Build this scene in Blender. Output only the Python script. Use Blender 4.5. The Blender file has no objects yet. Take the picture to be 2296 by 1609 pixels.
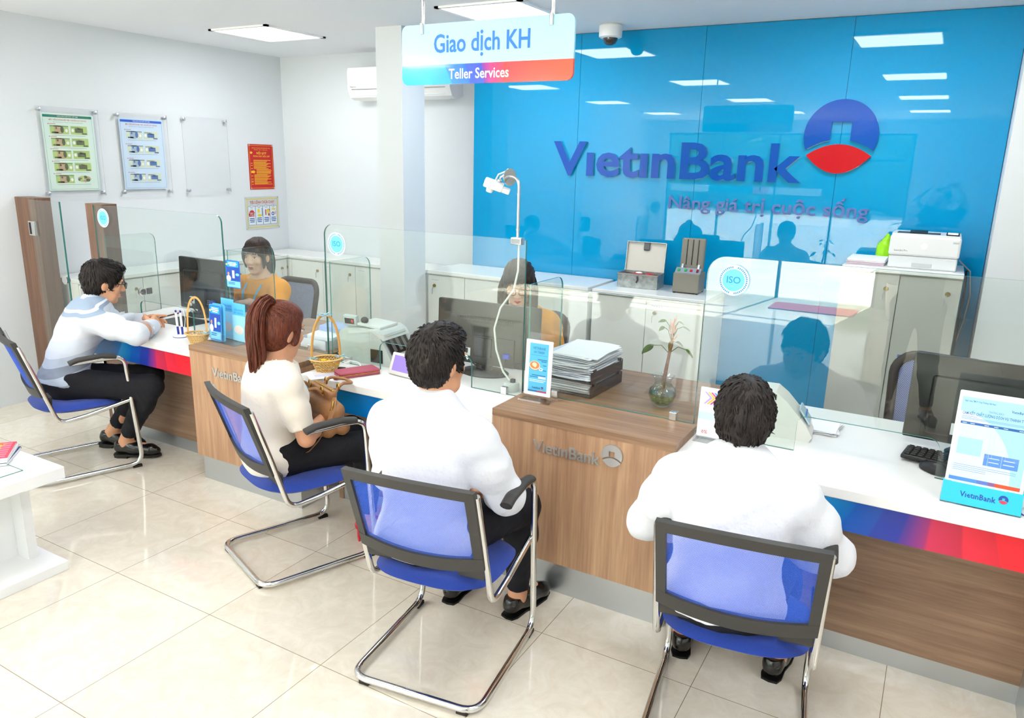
import bpy, bmesh, math, random
import numpy as np
from mathutils import Vector, Matrix, Euler

random.seed(7)
SC = bpy.context.scene
COL = SC.collection
PI = math.pi

# ------------------------------------------------------------------ camera
FPX = 1690.0
EYE = Vector((0.0, 0.0, 1.8))
def cam_axes(yaw, pitch, roll):
    cy, sy, cp, sp = math.cos(yaw), math.sin(yaw), math.cos(pitch), math.sin(pitch)
    fwd = Vector((-sy * cp, cy * cp, -sp))
    right = Vector((cy, sy, 0))
    up = right.cross(fwd)
    cr, sr = math.cos(roll), math.sin(roll)
    return cr * right + sr * up, -sr * right + cr * up, fwd
AX, AY, AF = cam_axes(0.513631206, 0.256769245, 0.0249648695)
cam_data = bpy.data.cameras.new('camera')
cam_data.sensor_width = 36.0
cam_data.sensor_fit = 'HORIZONTAL'
cam_data.lens = FPX / 2296.0 * 36.0
cam_data.clip_start = 0.05
cam = bpy.data.objects.new('camera', cam_data)
COL.objects.link(cam)
cam.matrix_world = Matrix(((AX.x, AY.x, -AF.x, EYE.x), (AX.y, AY.y, -AF.y, EYE.y), (AX.z, AY.z, -AF.z, EYE.z), (0, 0, 0, 1)))
SC.camera = cam

# ------------------------------------------------------------------ sky, sun, exposure
world = bpy.data.worlds.new('sky')
SC.world = world
world.use_nodes = True
wn = world.node_tree.nodes
wn['Background'].inputs['Color'].default_value = (0.93, 0.955, 1.0, 1)
wn['Background'].inputs['Strength'].default_value = 9.5
sun_d = bpy.data.lights.new('sun', 'SUN')
sun_d.energy = 56.0
sun_d.angle = 0.01
sun_d.color = (1.0, 0.96, 0.9)
sun = bpy.data.objects.new('sun', sun_d)
COL.objects.link(sun)
sun.rotation_euler = (math.radians(40), math.radians(8), 0)
SC.view_settings.view_transform = 'Standard'
SC.view_settings.look = 'None'
SC.view_settings.exposure = -0.14
SC.view_settings.gamma = 1.0
SC.cycles.transparent_max_bounces = 32
LAMP_W = 13.0
LAMP_E = 6.0

# ------------------------------------------------------------------ materials
def lin(h):
    h = h.lstrip('#')
    v = [int(h[i:i + 2], 16) / 255 for i in (0, 2, 4)]
    return tuple(c / 12.92 if c <= 0.04045 else ((c + 0.055) / 1.055) ** 2.4 for c in v) + (1.0,)
_M = {}
def mat(name, col='#ffffff', rough=0.5, metal=0.0, spec=0.5, emit=None, estr=0.0, bump=0.0, bscale=200.0, sheen=0.0, coat=0.0, trans=0.0, ior=1.45, var=0.0, vscale=8.0):
    if name in _M:
        return _M[name]
    m = bpy.data.materials.new(name)
    m.use_nodes = True
    nt = m.node_tree
    b = nt.nodes['Principled BSDF']
    c = lin(col) if isinstance(col, str) else col
    b.inputs['Base Color'].default_value = c
    b.inputs['Roughness'].default_value = rough
    b.inputs['Metallic'].default_value = metal
    b.inputs['Specular IOR Level'].default_value = spec
    b.inputs['IOR'].default_value = ior
    if sheen: b.inputs['Sheen Weight'].default_value = sheen
    if coat: b.inputs['Coat Weight'].default_value = coat
    if trans: b.inputs['Transmission Weight'].default_value = trans
    if emit:
        b.inputs['Emission Color'].default_value = lin(emit)
        b.inputs['Emission Strength'].default_value = estr
    tc = None
    if bump or var:
        tc = nt.nodes.new('ShaderNodeTexCoord')
    if bump:
        n = nt.nodes.new('ShaderNodeTexNoise'); n.inputs['Scale'].default_value = bscale; n.inputs['Detail'].default_value = 3
        nt.links.new(tc.outputs['Object'], n.inputs['Vector'])
        bp = nt.nodes.new('ShaderNodeBump'); bp.inputs['Strength'].default_value = bump; bp.inputs['Distance'].default_value = 0.01
        nt.links.new(n.outputs['Fac'], bp.inputs['Height']); nt.links.new(bp.outputs['Normal'], b.inputs['Normal'])
    if var:
        n = nt.nodes.new('ShaderNodeTexNoise'); n.inputs['Scale'].default_value = vscale; n.inputs['Detail'].default_value = 4
        nt.links.new(tc.outputs['Object'], n.inputs['Vector'])
        r = nt.nodes.new('ShaderNodeValToRGB')
        r.color_ramp.elements[0].color = tuple(x * (1 - var) for x in c[:3]) + (1,)
        r.color_ramp.elements[1].color = tuple(min(1, x * (1 + var)) for x in c[:3]) + (1,)
        r.color_ramp.elements[0].position = 0.3; r.color_ramp.elements[1].position = 0.7
        nt.links.new(n.outputs['Fac'], r.inputs['Fac']); nt.links.new(r.outputs['Color'], b.inputs['Base Color'])
    _M[name] = m
    return m

def ramp_node(nt, stops, interp='LINEAR'):
    r = nt.nodes.new('ShaderNodeValToRGB')
    r.color_ramp.interpolation = interp
    e = r.color_ramp.elements
    while len(e) < len(stops): e.new(0.5)
    for k, (p, c) in enumerate(stops):
        e[k].position = p; e[k].color = lin(c) if isinstance(c, str) else c
    return r

def math_node(nt, op, a, b=None):
    n = nt.nodes.new('ShaderNodeMath'); n.operation = op
    for k, v in enumerate((a, b)):
        if v is None: continue
        if isinstance(v, (int, float)): n.inputs[k].default_value = v
        else: nt.links.new(v, n.inputs[k])
    return n.outputs[0]

def wood(name, scale, base=('#7a5b45', '#947256', '#ad8a6b')):
    m = bpy.data.materials.new(name); m.use_nodes = True; nt = m.node_tree; b = nt.nodes['Principled BSDF']
    tc = nt.nodes.new('ShaderNodeTexCoord')
    mp = nt.nodes.new('ShaderNodeMapping'); mp.inputs['Scale'].default_value = scale
    nt.links.new(tc.outputs['Object'], mp.inputs['Vector'])
    n1 = nt.nodes.new('ShaderNodeTexNoise'); n1.inputs['Scale'].default_value = 1.0; n1.inputs['Detail'].default_value = 6; n1.inputs['Roughness'].default_value = 0.65; n1.inputs['Distortion'].default_value = 0.6
    nt.links.new(mp.outputs['Vector'], n1.inputs['Vector'])
    n2 = nt.nodes.new('ShaderNodeTexNoise'); n2.inputs['Scale'].default_value = 7.0; n2.inputs['Detail'].default_value = 2
    nt.links.new(mp.outputs['Vector'], n2.inputs['Vector'])
    f = math_node(nt, 'ADD', math_node(nt, 'MULTIPLY', n1.outputs['Fac'], 0.72), math_node(nt, 'MULTIPLY', n2.outputs['Fac'], 0.28))
    r = ramp_node(nt, [(0.33, base[0]), (0.5, base[1]), (0.66, base[2])])
    nt.links.new(f, r.inputs['Fac']); nt.links.new(r.outputs['Color'], b.inputs['Base Color'])
    b.inputs['Roughness'].default_value = 0.42
    return m

def make_glass(name, tint, rough=0.0, base=0.054):
    m = bpy.data.materials.new(name); m.use_nodes = True; nt = m.node_tree
    nt.nodes.remove(nt.nodes['Principled BSDF'])
    out = nt.nodes['Material Output']
    t = nt.nodes.new('ShaderNodeBsdfTransparent'); t.inputs['Color'].default_value = tint
    g = nt.nodes.new('ShaderNodeBsdfGlossy'); g.inputs['Roughness'].default_value = rough
    fr = nt.nodes.new('ShaderNodeFresnel'); fr.inputs['IOR'].default_value = 1.5
    geo = nt.nodes.new('ShaderNodeNewGeometry')
    mx = nt.nodes.new('ShaderNodeMixShader')
    # the back face of a pane reflects like its front face
    fl = nt.nodes.new('ShaderNodeMix'); fl.data_type = 'FLOAT'; fl.inputs[2].default_value = 1.5; fl.inputs[3].default_value = 0.6667
    nt.links.new(geo.outputs['Backfacing'], fl.inputs[0])
    fr2 = nt.nodes.new('ShaderNodeLayerWeight'); fr2.inputs['Blend'].default_value = 0.5
    pw = math_node(nt, 'POWER', fr2.outputs['Facing'], 4.0)
    fac = math_node(nt, 'ADD', math_node(nt, 'MULTIPLY', pw, 0.8), base)
    nt.links.new(fac, mx.inputs['Fac']); nt.links.new(t.outputs[0], mx.inputs[1]); nt.links.new(g.outputs[0], mx.inputs[2])
    nt.links.new(mx.outputs[0], out.inputs['Surface'])
    nt.nodes.remove(fr); nt.nodes.remove(fl); nt.nodes.remove(geo)
    return m

WOOD_V = wood('walnut laminate upright grain', (16, 16, 0.7), ('#9a745a', '#b68e6e', '#cba582'))
WOOD_H = wood('walnut laminate level grain', (0.8, 9, 14), ('#7e604c', '#977861', '#ae8e74'))
WOOD_P = wood('walnut laminate post', (16, 16, 0.7), ('#5d4232', '#735340', '#8a6750'))
WOOD_T = wood('walnut laminate top', (0.8, 14, 14))
GLASS = make_glass('clear glass', (0.955, 0.985, 0.97, 1))
ACRYL = make_glass('clear acrylic', (0.995, 0.995, 0.995, 1), base=0.02)
GEDGE = mat('green glass edge', '#3f7f78', 0.15)
WHITE = mat('white laminate', '#f3f3f1', 0.25)
WPAINT = mat('white wall paint', '#dfe4e8', 0.65)
CEILP = mat('white ceiling paint', '#eff2f6', 0.7)
CHROME = mat('chrome', '#dcdcda', 0.12, metal=1.0)
STEEL = mat('brushed steel', '#c9ccd0', 0.32, metal=1.0)
BLACKP = mat('black plastic', '#1c1b1b', 0.4)
GREYP = mat('charcoal plastic', '#3a3836', 0.5)
PAPER = mat('white paper', '#f2f3f7', 0.8)
SKIN = mat('skin', '#dba27f', 0.5, spec=0.35, var=0.06, vscale=18)
SKINP = mat('pale skin', '#e6b99c', 0.5, spec=0.35)

# ------------------------------------------------------------------ mesh helpers
class MB:
    """collects shapes, then links them as ONE mesh object"""
    def __init__(self): self.v = []; self.f = []; self.m = []; self.mats = []
    def mi(self, m):
        if m not in self.mats: self.mats.append(m)
        return self.mats.index(m)
    def add(self, vs, fs, m=None, M=None):
        o = len(self.v)
        if M is not None: vs = [M @ Vector(p) for p in vs]
        self.v.extend([tuple(p) for p in vs])
        k = self.mi(m)
        for f in fs: self.f.append([i + o for i in f]); self.m.append(k)
        return self
    def bm(self, b, m=None, M=None):
        b.verts.ensure_lookup_table(); b.verts.index_update()
        self.add([v.co[:] for v in b.verts], [[v.index for v in f.verts] for f in b.faces], m, M)
        b.free(); return self
    def box(self, c, s, m=None, bev=0.0, seg=2, M=None, rot=None):
        b = bmesh.new(); bmesh.ops.create_cube(b, size=1.0)
        for v in b.verts: v.co = Vector((v.co.x * s[0], v.co.y * s[1], v.co.z * s[2]))
        if bev: bmesh.ops.bevel(b, geom=b.edges[:], offset=min(bev, min(s) * 0.49), segments=seg, profile=0.5, affect='EDGES')
        T = Matrix.Translation(c)
        if rot: T = T @ Euler(rot).to_matrix().to_4x4()
        if M is not None: T = M @ T
        return self.bm(b, m, T)
    def bx(self, x0, x1, y0, y1, z0, z1, m=None, bev=0.0, M=None):
        return self.box(((x0 + x1) / 2, (y0 + y1) / 2, (z0 + z1) / 2), (x1 - x0, y1 - y0, z1 - z0), m, bev, M=M)
    def tube(self, pts, r, m=None, n=10, closed=False, M=None, flat=None):
        pts = [Vector(p) for p in pts]; N = len(pts)
        rs = r if isinstance(r, (list, tuple)) else [r] * N
        vs = []; fs = []; up = None
        for i, p in enumerate(pts):
            if closed: t = pts[(i + 1) % N] - pts[i - 1]
            else: t = pts[min(i + 1, N - 1)] - pts[max(i - 1, 0)]
            t.normalize()
            if up is None:
                up = Vector((0, 0, 1)) if abs(t.z) < 0.9 else Vector((0, 1, 0))
            a = (up - t * up.dot(t))
            if a.length < 1e-5: a = t.orthogonal()
            a.normalize(); up = a; bb = t.cross(a)
            for k in range(n):
                th = 2 * PI * k / n
                ra, rb = (rs[i], rs[i]) if flat is None else (rs[i] * flat[0], rs[i] * flat[1])
                vs.append(p + a * math.cos(th) * ra + bb * math.sin(th) * rb)
        for i in range(N if closed else N - 1):
            for k in range(n):
                j = (i + 1) % N
                fs.append([i * n + k, i * n + (k + 1) % n, j * n + (k + 1) % n, j * n + k])
        if not closed:
            fs.append(list(range(n))[::-1]); fs.append([(N - 1) * n + k for k in range(n)])
        return self.add(vs, fs, m, M)
    def lathe(self, prof, m=None, n=24, c=(0, 0, 0), M=None, sq=(1, 1)):
        vs = []; fs = []; R = len(prof)
        for (r, z) in prof:
            for k in range(n):
                th = 2 * PI * k / n
                vs.append((c[0] + r * math.cos(th) * sq[0], c[1] + r * math.sin(th) * sq[1], c[2] + z))
        for i in range(R - 1):
            for k in range(n):
                fs.append([i * n + k, i * n + (k + 1) % n, (i + 1) * n + (k + 1) % n, (i + 1) * n + k])
        if prof[0][0] > 1e-6: fs.append(list(range(n))[::-1])
        if prof[-1][0] > 1e-6: fs.append([(R - 1) * n + k for k in range(n)])
        return self.add(vs, fs, m, M)
    def ell(self, c, s, m=None, n=16, rings=10, M=None):
        prof = [(max(math.sin(PI * i / rings), 0.0005), -math.cos(PI * i / rings)) for i in range(rings + 1)]
        T = Matrix.Translation(c) @ Matrix.Diagonal((s[0], s[1], s[2], 1))
        if M is not None: T = M @ T
        return self.lathe(prof, m, n, M=T)
    def prism(self, poly, d0, d1, m=None, M=None, edge=None):
        """poly in local XY, extruded along local Z from d0 to d1"""
        n = len(poly)
        vs = [(p[0], p[1], d0) for p in poly] + [(p[0], p[1], d1) for p in poly]
        self.add(vs, [list(range(n))[::-1], [n + k for k in range(n)]], m, M)
        self.add(vs, [[k, (k + 1) % n, n + (k + 1) % n, n + k] for k in range(n)], edge or m, M)
        return self
    def quad(self, a, b, c, d, m=None, M=None): return self.add([a, b, c, d], [[0, 1, 2, 3]], m, M)
    def text(self, s, M, size, m=None, depth=0.0, bold=0.0, width=None, align='CENTER', space=1.0, edge=None):
        vs, fs, w = text_geo(s, size, depth, bold, align, space)
        T = M
        if width and w > 1e-6: T = M @ Matrix.Diagonal((width / w, 1, 1, 1))
        if edge is None: return self.add(vs, fs, m, T)
        top = [f for f in fs if all(vs[i][2] > depth * .9 for i in f)]; oth = [f for f in fs if not all(vs[i][2] > depth * .9 for i in f)]
        self.add(vs, top, m, T)
        return self.add(vs, oth, edge, T)
    def rect(self, x0, x1, y0, y1, z, m, M): return self.add([(x0, y0, z), (x1, y0, z), (x1, y1, z), (x0, y1, z)], [[0, 1, 2, 3]], m, M)
    def build(self, name, parent=None, smooth=None, loc=None):
        me = bpy.data.meshes.new(name)
        me.from_pydata(self.v, [], self.f)
        for m in self.mats: me.materials.append(m)
        me.polygons.foreach_set('material_index', self.m)
        me.update()
        o = bpy.data.objects.new(name, me); COL.objects.link(o)
        if smooth is not None:
            me.polygons.foreach_set('use_smooth', [True] * len(me.polygons))
            if smooth < 180: me.set_sharp_from_angle(angle=math.radians(smooth))
        if parent: o.parent = parent
        if loc: o.location = loc
        return o

_T = {}
def text_geo(s, size, depth, bold, align, space=1.0):
    key = (s, round(size, 5), depth, bold, align, space)
    if key in _T: return _T[key]
    cu = bpy.data.curves.new('t', 'FONT'); cu.body = s; cu.size = size; cu.extrude = depth; cu.offset = bold * size
    cu.align_x = align; cu.align_y = 'CENTER'; cu.resolution_u = 3 if size > 0.03 else 1; cu.space_character = space
    o = bpy.data.objects.new('t', cu); COL.objects.link(o)
    dg = bpy.context.evaluated_depsgraph_get()
    me = bpy.data.meshes.new_from_object(o.evaluated_get(dg))
    vs = [v.co[:] for v in me.vertices]; fs = [list(p.vertices) for p in me.polygons]
    bpy.data.objects.remove(o); bpy.data.curves.remove(cu); bpy.data.meshes.remove(me)
    w = (max(v[0] for v in vs) - min(v[0] for v in vs)) if vs else 0
    _T[key] = (vs, fs, w)
    return _T[key]

def frame(o, ux, uy):
    """matrix with local X along ux, Y along uy, origin o"""
    ux = Vector(ux).normalized(); uy = Vector(uy); uy = (uy - ux * uy.dot(ux)).normalized(); uz = ux.cross(uy)
    return Matrix(((ux.x, uy.x, uz.x, o[0]), (ux.y, uy.y, uz.y, o[1]), (ux.z, uy.z, uz.z, o[2]), (0, 0, 0, 1)))
def front(o): return frame(o, (1, 0, 0), (0, 0, 1))        # faces the customers (-y)
def TR(x, y, z, rz=0.0): return Matrix.Translation((x, y, z)) @ Matrix.Rotation(rz, 4, 'Z')
def rrect(w, h, r, n=5, corners=(1, 1, 1, 1)):
    """rounded rectangle centred at 0; corners: lower left, lower right, upper right, upper left"""
    out = []
    for (cx, cy, a0, on) in ((-1, -1, PI, corners[0]), (1, -1, 1.5 * PI, corners[1]), (1, 1, 0, corners[2]), (-1, 1, 0.5 * PI, corners[3])):
        if not on: out.append((cx * w / 2, cy * h / 2)); continue
        for k in range(n + 1):
            a = a0 + 0.5 * PI * k / n
            out.append((cx * (w / 2 - r) + r * math.cos(a), cy * (h / 2 - r) + r * math.sin(a)))
    return out
def arc(c, r, a0, a1, n, plane='xz', y=0.0):
    return [(c[0] + r * math.cos(a0 + (a1 - a0) * k / n), c[1] + r * math.sin(a0 + (a1 - a0) * k / n)) for k in range(n + 1)]
def fillet(pts, r, n=5, closed=False):
    """rounds the corners of a 3D polyline"""
    P = [Vector(p) for p in pts]; out = []; N = len(P)
    rr = r if isinstance(r, (list, tuple)) else [r] * N
    for i in range(N):
        if not closed and i in (0, N - 1): out.append(P[i]); continue
        a, b, c = P[i - 1], P[i], P[(i + 1) % N]
        u = (a - b); v = (c - b); lu, lv = u.length, v.length; u.normalize(); v.normalize()
        ang = u.angle(v); d = min(rr[i] / max(math.tan(ang / 2), 1e-3), lu * 0.49, lv * 0.49)
        p0, p1 = b + u * d, b + v * d
        for k in range(n + 1):
            t = k / n
            out.append((1 - t) ** 2 * p0 + 2 * t * (1 - t) * b + t * t * p1)
    return out

# ------------------------------------------------------------------ tagging
def thing(name, label, cat, loc=(0, 0, 0), rz=0.0, group=None):
    o = bpy.data.objects.new(name, None); COL.objects.link(o)
    o.empty_display_size = 0.05
    o.location = loc; o.rotation_euler = (0, 0, rz)
    return tag(o, label, cat, group)
def tag(o, label, cat, group=None, kind=None):
    o['label'] = label; o['category'] = cat
    if group: o['group'] = group
    if kind: o['kind'] = kind
    return o
def struct(o, label=None):
    o['kind'] = 'structure'
    if label: o['label'] = label
    return o
def dup(root, loc=None, rz=None, label=None, group=None):
    def cp(o, p):
        c = o.copy(); COL.objects.link(c)
        if p: c.parent = p
        for ch in list(o.children): cp(ch, c)
        return c
    r = cp(root, None)
    if loc is not None: r.location = loc
    if rz is not None: r.rotation_euler = (0, 0, rz)
    if label: r['label'] = label
    if group: r['group'] = group
    return r
# ------------------------------------------------------------------ the room
XL, XR, YB, YF, ZC = -5.70, 2.7, 5.50, -5.3, 2.69
YP = 5.25                                                   # face of the blue panel wall
def floor_mat():
    m = bpy.data.materials.new('polished cream floor tile'); m.use_nodes = True; nt = m.node_tree; b = nt.nodes['Principled BSDF']
    tc = nt.nodes.new('ShaderNodeTexCoord'); sp = nt.nodes.new('ShaderNodeSeparateXYZ'); nt.links.new(tc.outputs['Object'], sp.inputs[0])
    gs = []; cells = []
    for ax, off in (('X', -2.955), ('Y', 1.742)):
        u = math_node(nt, 'DIVIDE', math_node(nt, 'SUBTRACT', sp.outputs[ax], off), 0.6)
        fr = math_node(nt, 'FRACT', math_node(nt, 'ADD', u, 100.0))
        d = math_node(nt, 'ABSOLUTE', math_node(nt, 'SUBTRACT', fr, 0.5))
        gs.append(math_node(nt, 'GREATER_THAN', d, 0.4978))
        cells.append(math_node(nt, 'FLOOR', math_node(nt, 'ADD', u, 100.0)))
    g = math_node(nt, 'MAXIMUM', gs[0], gs[1])
    cb = nt.nodes.new('ShaderNodeCombineXYZ'); nt.links.new(cells[0], cb.inputs[0]); nt.links.new(cells[1], cb.inputs[1])
    wn_ = nt.nodes.new('ShaderNodeTexWhiteNoise'); nt.links.new(cb.outputs[0], wn_.inputs['Vector'])
    n = nt.nodes.new('ShaderNodeTexNoise'); n.inputs['Scale'].default_value = 9; n.inputs['Detail'].default_value = 7; n.inputs['Roughness'].default_value = 0.7; n.inputs['Distortion'].default_value = 1.5
    nt.links.new(tc.outputs['Object'], n.inputs['Vector'])
    f = math_node(nt, 'ADD', math_node(nt, 'MULTIPLY', n.outputs['Fac'], 0.85), math_node(nt, 'MULTIPLY', wn_.outputs['Value'], 0.15))
    r = ramp_node(nt, [(0.3, '#d9d0bf'), (0.52, '#e3dbcc'), (0.68, '#eae4d8')])
    nt.links.new(f, r.inputs['Fac'])
    mx = nt.nodes.new('ShaderNodeMix'); mx.data_type = 'RGBA'
    nt.links.new(g, mx.inputs[0]); nt.links.new(r.outputs['Color'], mx.inputs[6]); mx.inputs[7].default_value = lin('#8f8169')
    nt.links.new(mx.outputs[2], b.inputs['Base Color'])
    b.inputs['Roughness'].default_value = 0.06; b.inputs['Specular IOR Level'].default_value = .7
    return m
def slab(name, x0, x1, y0, y1, z0, z1, m, label=None):
    return struct(MB().bx(x0, x1, y0, y1, z0, z1, m).build(name), label)
slab('floor', XL - .2, XR + .2, YF - .2, YB + .2, -0.1, 0, floor_mat(), 'polished cream tiled floor')
slab('ceiling', XL - .2, XR + .2, YF - .2, YB + .2, ZC, ZC + .12, CEILP, 'plain white ceiling')
slab('wall_left', XL - .2, XL, YF, YB, 0, ZC, WPAINT, 'white wall with posters')
slab('wall_back', XL - .2, XR + .2, YB, YB + .2, 0, ZC, WPAINT, 'white wall behind the pillar')
slab('wall_right', XR, XR + .2, YF, YB, 0, ZC, WPAINT)
slab('pillar', -3.715, -3.485, 4.50, 4.765, 0, ZC, WPAINT, 'white square pillar')
slab('pilaster', 0.225, 0.75, 4.95, YB, 0, ZC, WPAINT, 'white pilaster beside the blue wall')
# blue acrylic wall: four glossy panels with hairline seams
BLUE = mat('glossy blue acrylic', '#0698ce', 0.015, spec=0.55)
b = MB()
sx = [-3.36, -2.455, -1.555, -0.655, 0.2225]
b.bx(-3.36, 0.2235, YP + .012, YB, 0, ZC, mat('blue seam', '#0f5f96', 0.5))
for k in range(4):
    b.bx(sx[k] + .0012, sx[k + 1] - .0012, YP, YP + .012, 0, ZC - .004, BLUE)
struct(b.build('wall_panel'), 'glossy blue panelled wall behind the tellers')
# street side: glazed shop front behind the camera
for (n, x0, x1, z0, z1) in (('wall_front', XL - .2, -5.3, 0, ZC), ('wall_front.001', -0.7, XR + .2, 0, ZC), ('wall_front.002', -5.3, -0.7, 2.45, ZC)):
    slab(n, x0, x1, YF - .2, YF, z0, z1, WPAINT)
fr = MB(); FRM = mat('dark window frame', '#4b5560', 0.4)
for x in (-5.3, -4.2, -3.1, -2.0, -0.74):
    fr.bx(x, x + .04, YF - .14, YF - .08, 0, 2.45, FRM)
fr.bx(-5.3, -0.7, YF - .14, YF - .08, 2.41, 2.45, FRM); fr.bx(-5.3, -0.7, YF - .14, YF - .08, 1.95, 1.99, FRM)
w1 = struct(fr.build('window_1'), 'glazed street front')
MB().bx(-5.3, -0.7, YF - .115, YF - .105, 0, 2.45, GLASS).build('pane', w1)
dec = MB()
for x0, x1, c in ((-5.2, -4.4, '#d9f4ff'), (-4.4, -3.9, '#27c3ea'), (-3.9, -3.5, '#1ea7dc'), (-3.5, -3.2, '#d8425a'), (-3.2, -2.2, '#d9f4ff')):
    dec.bx(x0, x1, YF - .104, YF - .103, 1.28, 1.42, mat('window film ' + c, c, 0.5))
dec.build('window_film', w1)
slab('ground_outside', -40, 40, -40, YF - .2, -0.25, -0.12, mat('sunlit paving', '#cfcac0', 0.8, var=.12, vscale=1.5), 'sunlit street paving outside')
hd = MB(); HG = mat('street trees', '#4a6a3a', 0.9, var=.5, vscale=2.5)
for k in range(34):
    hd.ell((-30 + k * 1.7 + random.uniform(-.5, .5), -27 + random.uniform(-1, 1), 1.0 + random.uniform(0, 1.6)), (1.6, 1.2, 1.4 + random.random()), HG, 10, 7)
tag(hd.build('trees'), 'row of leafy trees across the street', 'trees', kind='stuff')
slab('building_outside', -40, 40, -34, -30, -0.2, 4.5, mat('far facade', '#8f8c86', 0.9, var=.25, vscale=.4), 'facade across the street')

# ceiling lamps: white framed light panels set in the ceiling
LFR = mat('lamp frame white', '#ffffff', 0.4)
LEM = mat('lamp diffuser', '#ffffff', 0.5, emit='#ffffff', estr=LAMP_E)
def ceiling_lamp(x, y, label, group=None, sz=0.6):
    t = thing('ceiling_light', label, 'ceiling light', (x, y, ZC), group=group)
    f_ = MB(); h = sz / 2
    for (a, c_, e, g_) in ((-h, h, -h, -h + .03), (-h, h, h - .03, h), (-h, -h + .03, -h, h), (h - .03, h, -h, h)):
        f_.bx(a, c_, e, g_, -.012, 0, LFR)
    f_.build('frame', t)
    MB().bx(-h + .03, h - .03, -h + .03, h - .03, -.008, 0, LEM).build('diffuser', t)
    d = bpy.data.lights.new('lamp light', 'AREA'); d.shape = 'SQUARE'; d.size = sz - .07; d.energy = LAMP_W; d.color = (.96, .975, 1)
    o = bpy.data.objects.new('lamp_light', d); COL.objects.link(o); o.parent = t; o.location = (0, 0, -.016)
    return t
ceiling_lamp(-4.67, 4.40, 'square white ceiling light panel above the wall with posters', 'ceiling light panels')
ceiling_lamp(-2.58, 4.34, 'square white ceiling light panel behind the hanging sign', 'ceiling light panels')
for (x, y) in ((-0.48, 4.28), (-4.67, 1.9), (-2.58, 1.9), (-0.48, 1.9), (1.5, 1.9), (-4.67, -.5), (-2.58, -.5), (-0.48, -.5), (1.5, -.5), (-4.67, -3), (-2.58, -3), (-.48, -3)):
    ceiling_lamp(x, y, 'square white ceiling light panel seen only as a reflection in the blue wall', 'ceiling light panels')

# ------------------------------------------------------------------ service counter
YFR, YGL, YDB = 2.60, 2.88, 3.50            # front edge, glass line, rear edge
ZB, ZS = 0.79, 0.76                         # wooden top, white top
PLM = mat('satin aluminium plinth', '#c3c8cc', 0.28, metal=0.85)
LOGOM = mat('polished steel letters', '#c4c2be', 0.34, metal=.65)
def logo_disc(mb, M, r, blue, red, depth):
    """disc with a square window, an arched band and a lens below"""
    n = 40
    a0, a1 = math.radians(-24), math.radians(204)
    # upper part: bounded below by an arch
    top = [(r * math.cos(a0 + (a1 - a0) * k / n), r * math.sin(a0 + (a1 - a0) * k / n)) for k in range(n + 1)]
    xe = top[-1][0]; ye = top[-1][1]; rise = .30 * r
    w = .27 * r; zt, zb = .38 * r, -.06 * r
    def archy(x, h): return ye + h * (1 - (x / abs(xe)) ** 2)
    low_l = [(xe + (-w - xe) * k / 8, archy(xe + (-w - xe) * k / 8, rise)) for k in range(9)]
    low_r = [(w + (-xe - w) * k / 8, archy(w + (-xe - w) * k / 8, rise)) for k in range(9)]
    half_l = [p for p in top if p[0] <= -1e-6]; half_r = [p for p in top if p[0] >= 1e-6]
    L = [(0, r)] + half_l + low_l[1:] + [(-w, zt), (0, zt)]
    Rr = [(0, r), (0, zt), (w, zt)] + low_r + half_r[1:] if False else [(0, zt), (w, zt)] + low_r[:-1] + half_r + [(0, r)]
    for poly in (L, Rr): mb.prism(poly, 0, depth, blue, M)
    q = ye - .10 * r; rise2 = .26 * r
    hw = r * .88
    up = [(-hw + 2 * hw * k / 20, q - .05 * r + (rise2 + .06 * r) * (1 - (-1 + 2 * k / 20) ** 2)) for k in range(21)]
    dn = [(hw - 2 * hw * k / 20, q - .05 * r - .50 * r * (1 - (1 - 2 * k / 20) ** 2)) for k in range(1, 20)]
    mb.prism((up + dn)[::-1], 0, depth, red, M)
def counter_box(x0, x1, label, lettering=True):
    t = thing('counter_block', label, 'counter', ((x0 + x1) / 2, YFR, 0), group='wooden counter blocks')
    w = (x1 - x0) / 2; d = YDB - YFR
    b = MB(); b.bx(-w, w, 0, d, .155, ZB - .03, WOOD_V); b.build('body', t)
    MB().bx(-w, w, -.0015, d, ZB - .03, ZB, WOOD_T).build('top', t)
    MB().bx(-w + .0, w - .0, .035, d - .1, 0, .155, PLM).build('plinth', t)
    if lettering:
        k = MB(); F = front((0, -.001, .665))
        k.text('VıetınBank', F @ Matrix.Translation((-.05, 0, 0)), .068, LOGOM, .005, .020, width=.30)
        logo_disc(k, F @ Matrix.Translation((.152, .033, 0)), .044, LOGOM, LOGOM, .010)
        k.build('lettering', t)
    return t
counter_box(-3.49, -2.735, 'wooden counter block with the brochure holder on it, left of the ponytail')
counter_box(-1.555, -.757, 'wooden counter block with steel lettering in front of the potted cutting')
counter_box(.452, 1.26, 'wooden counter block at the right picture edge', False)
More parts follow.
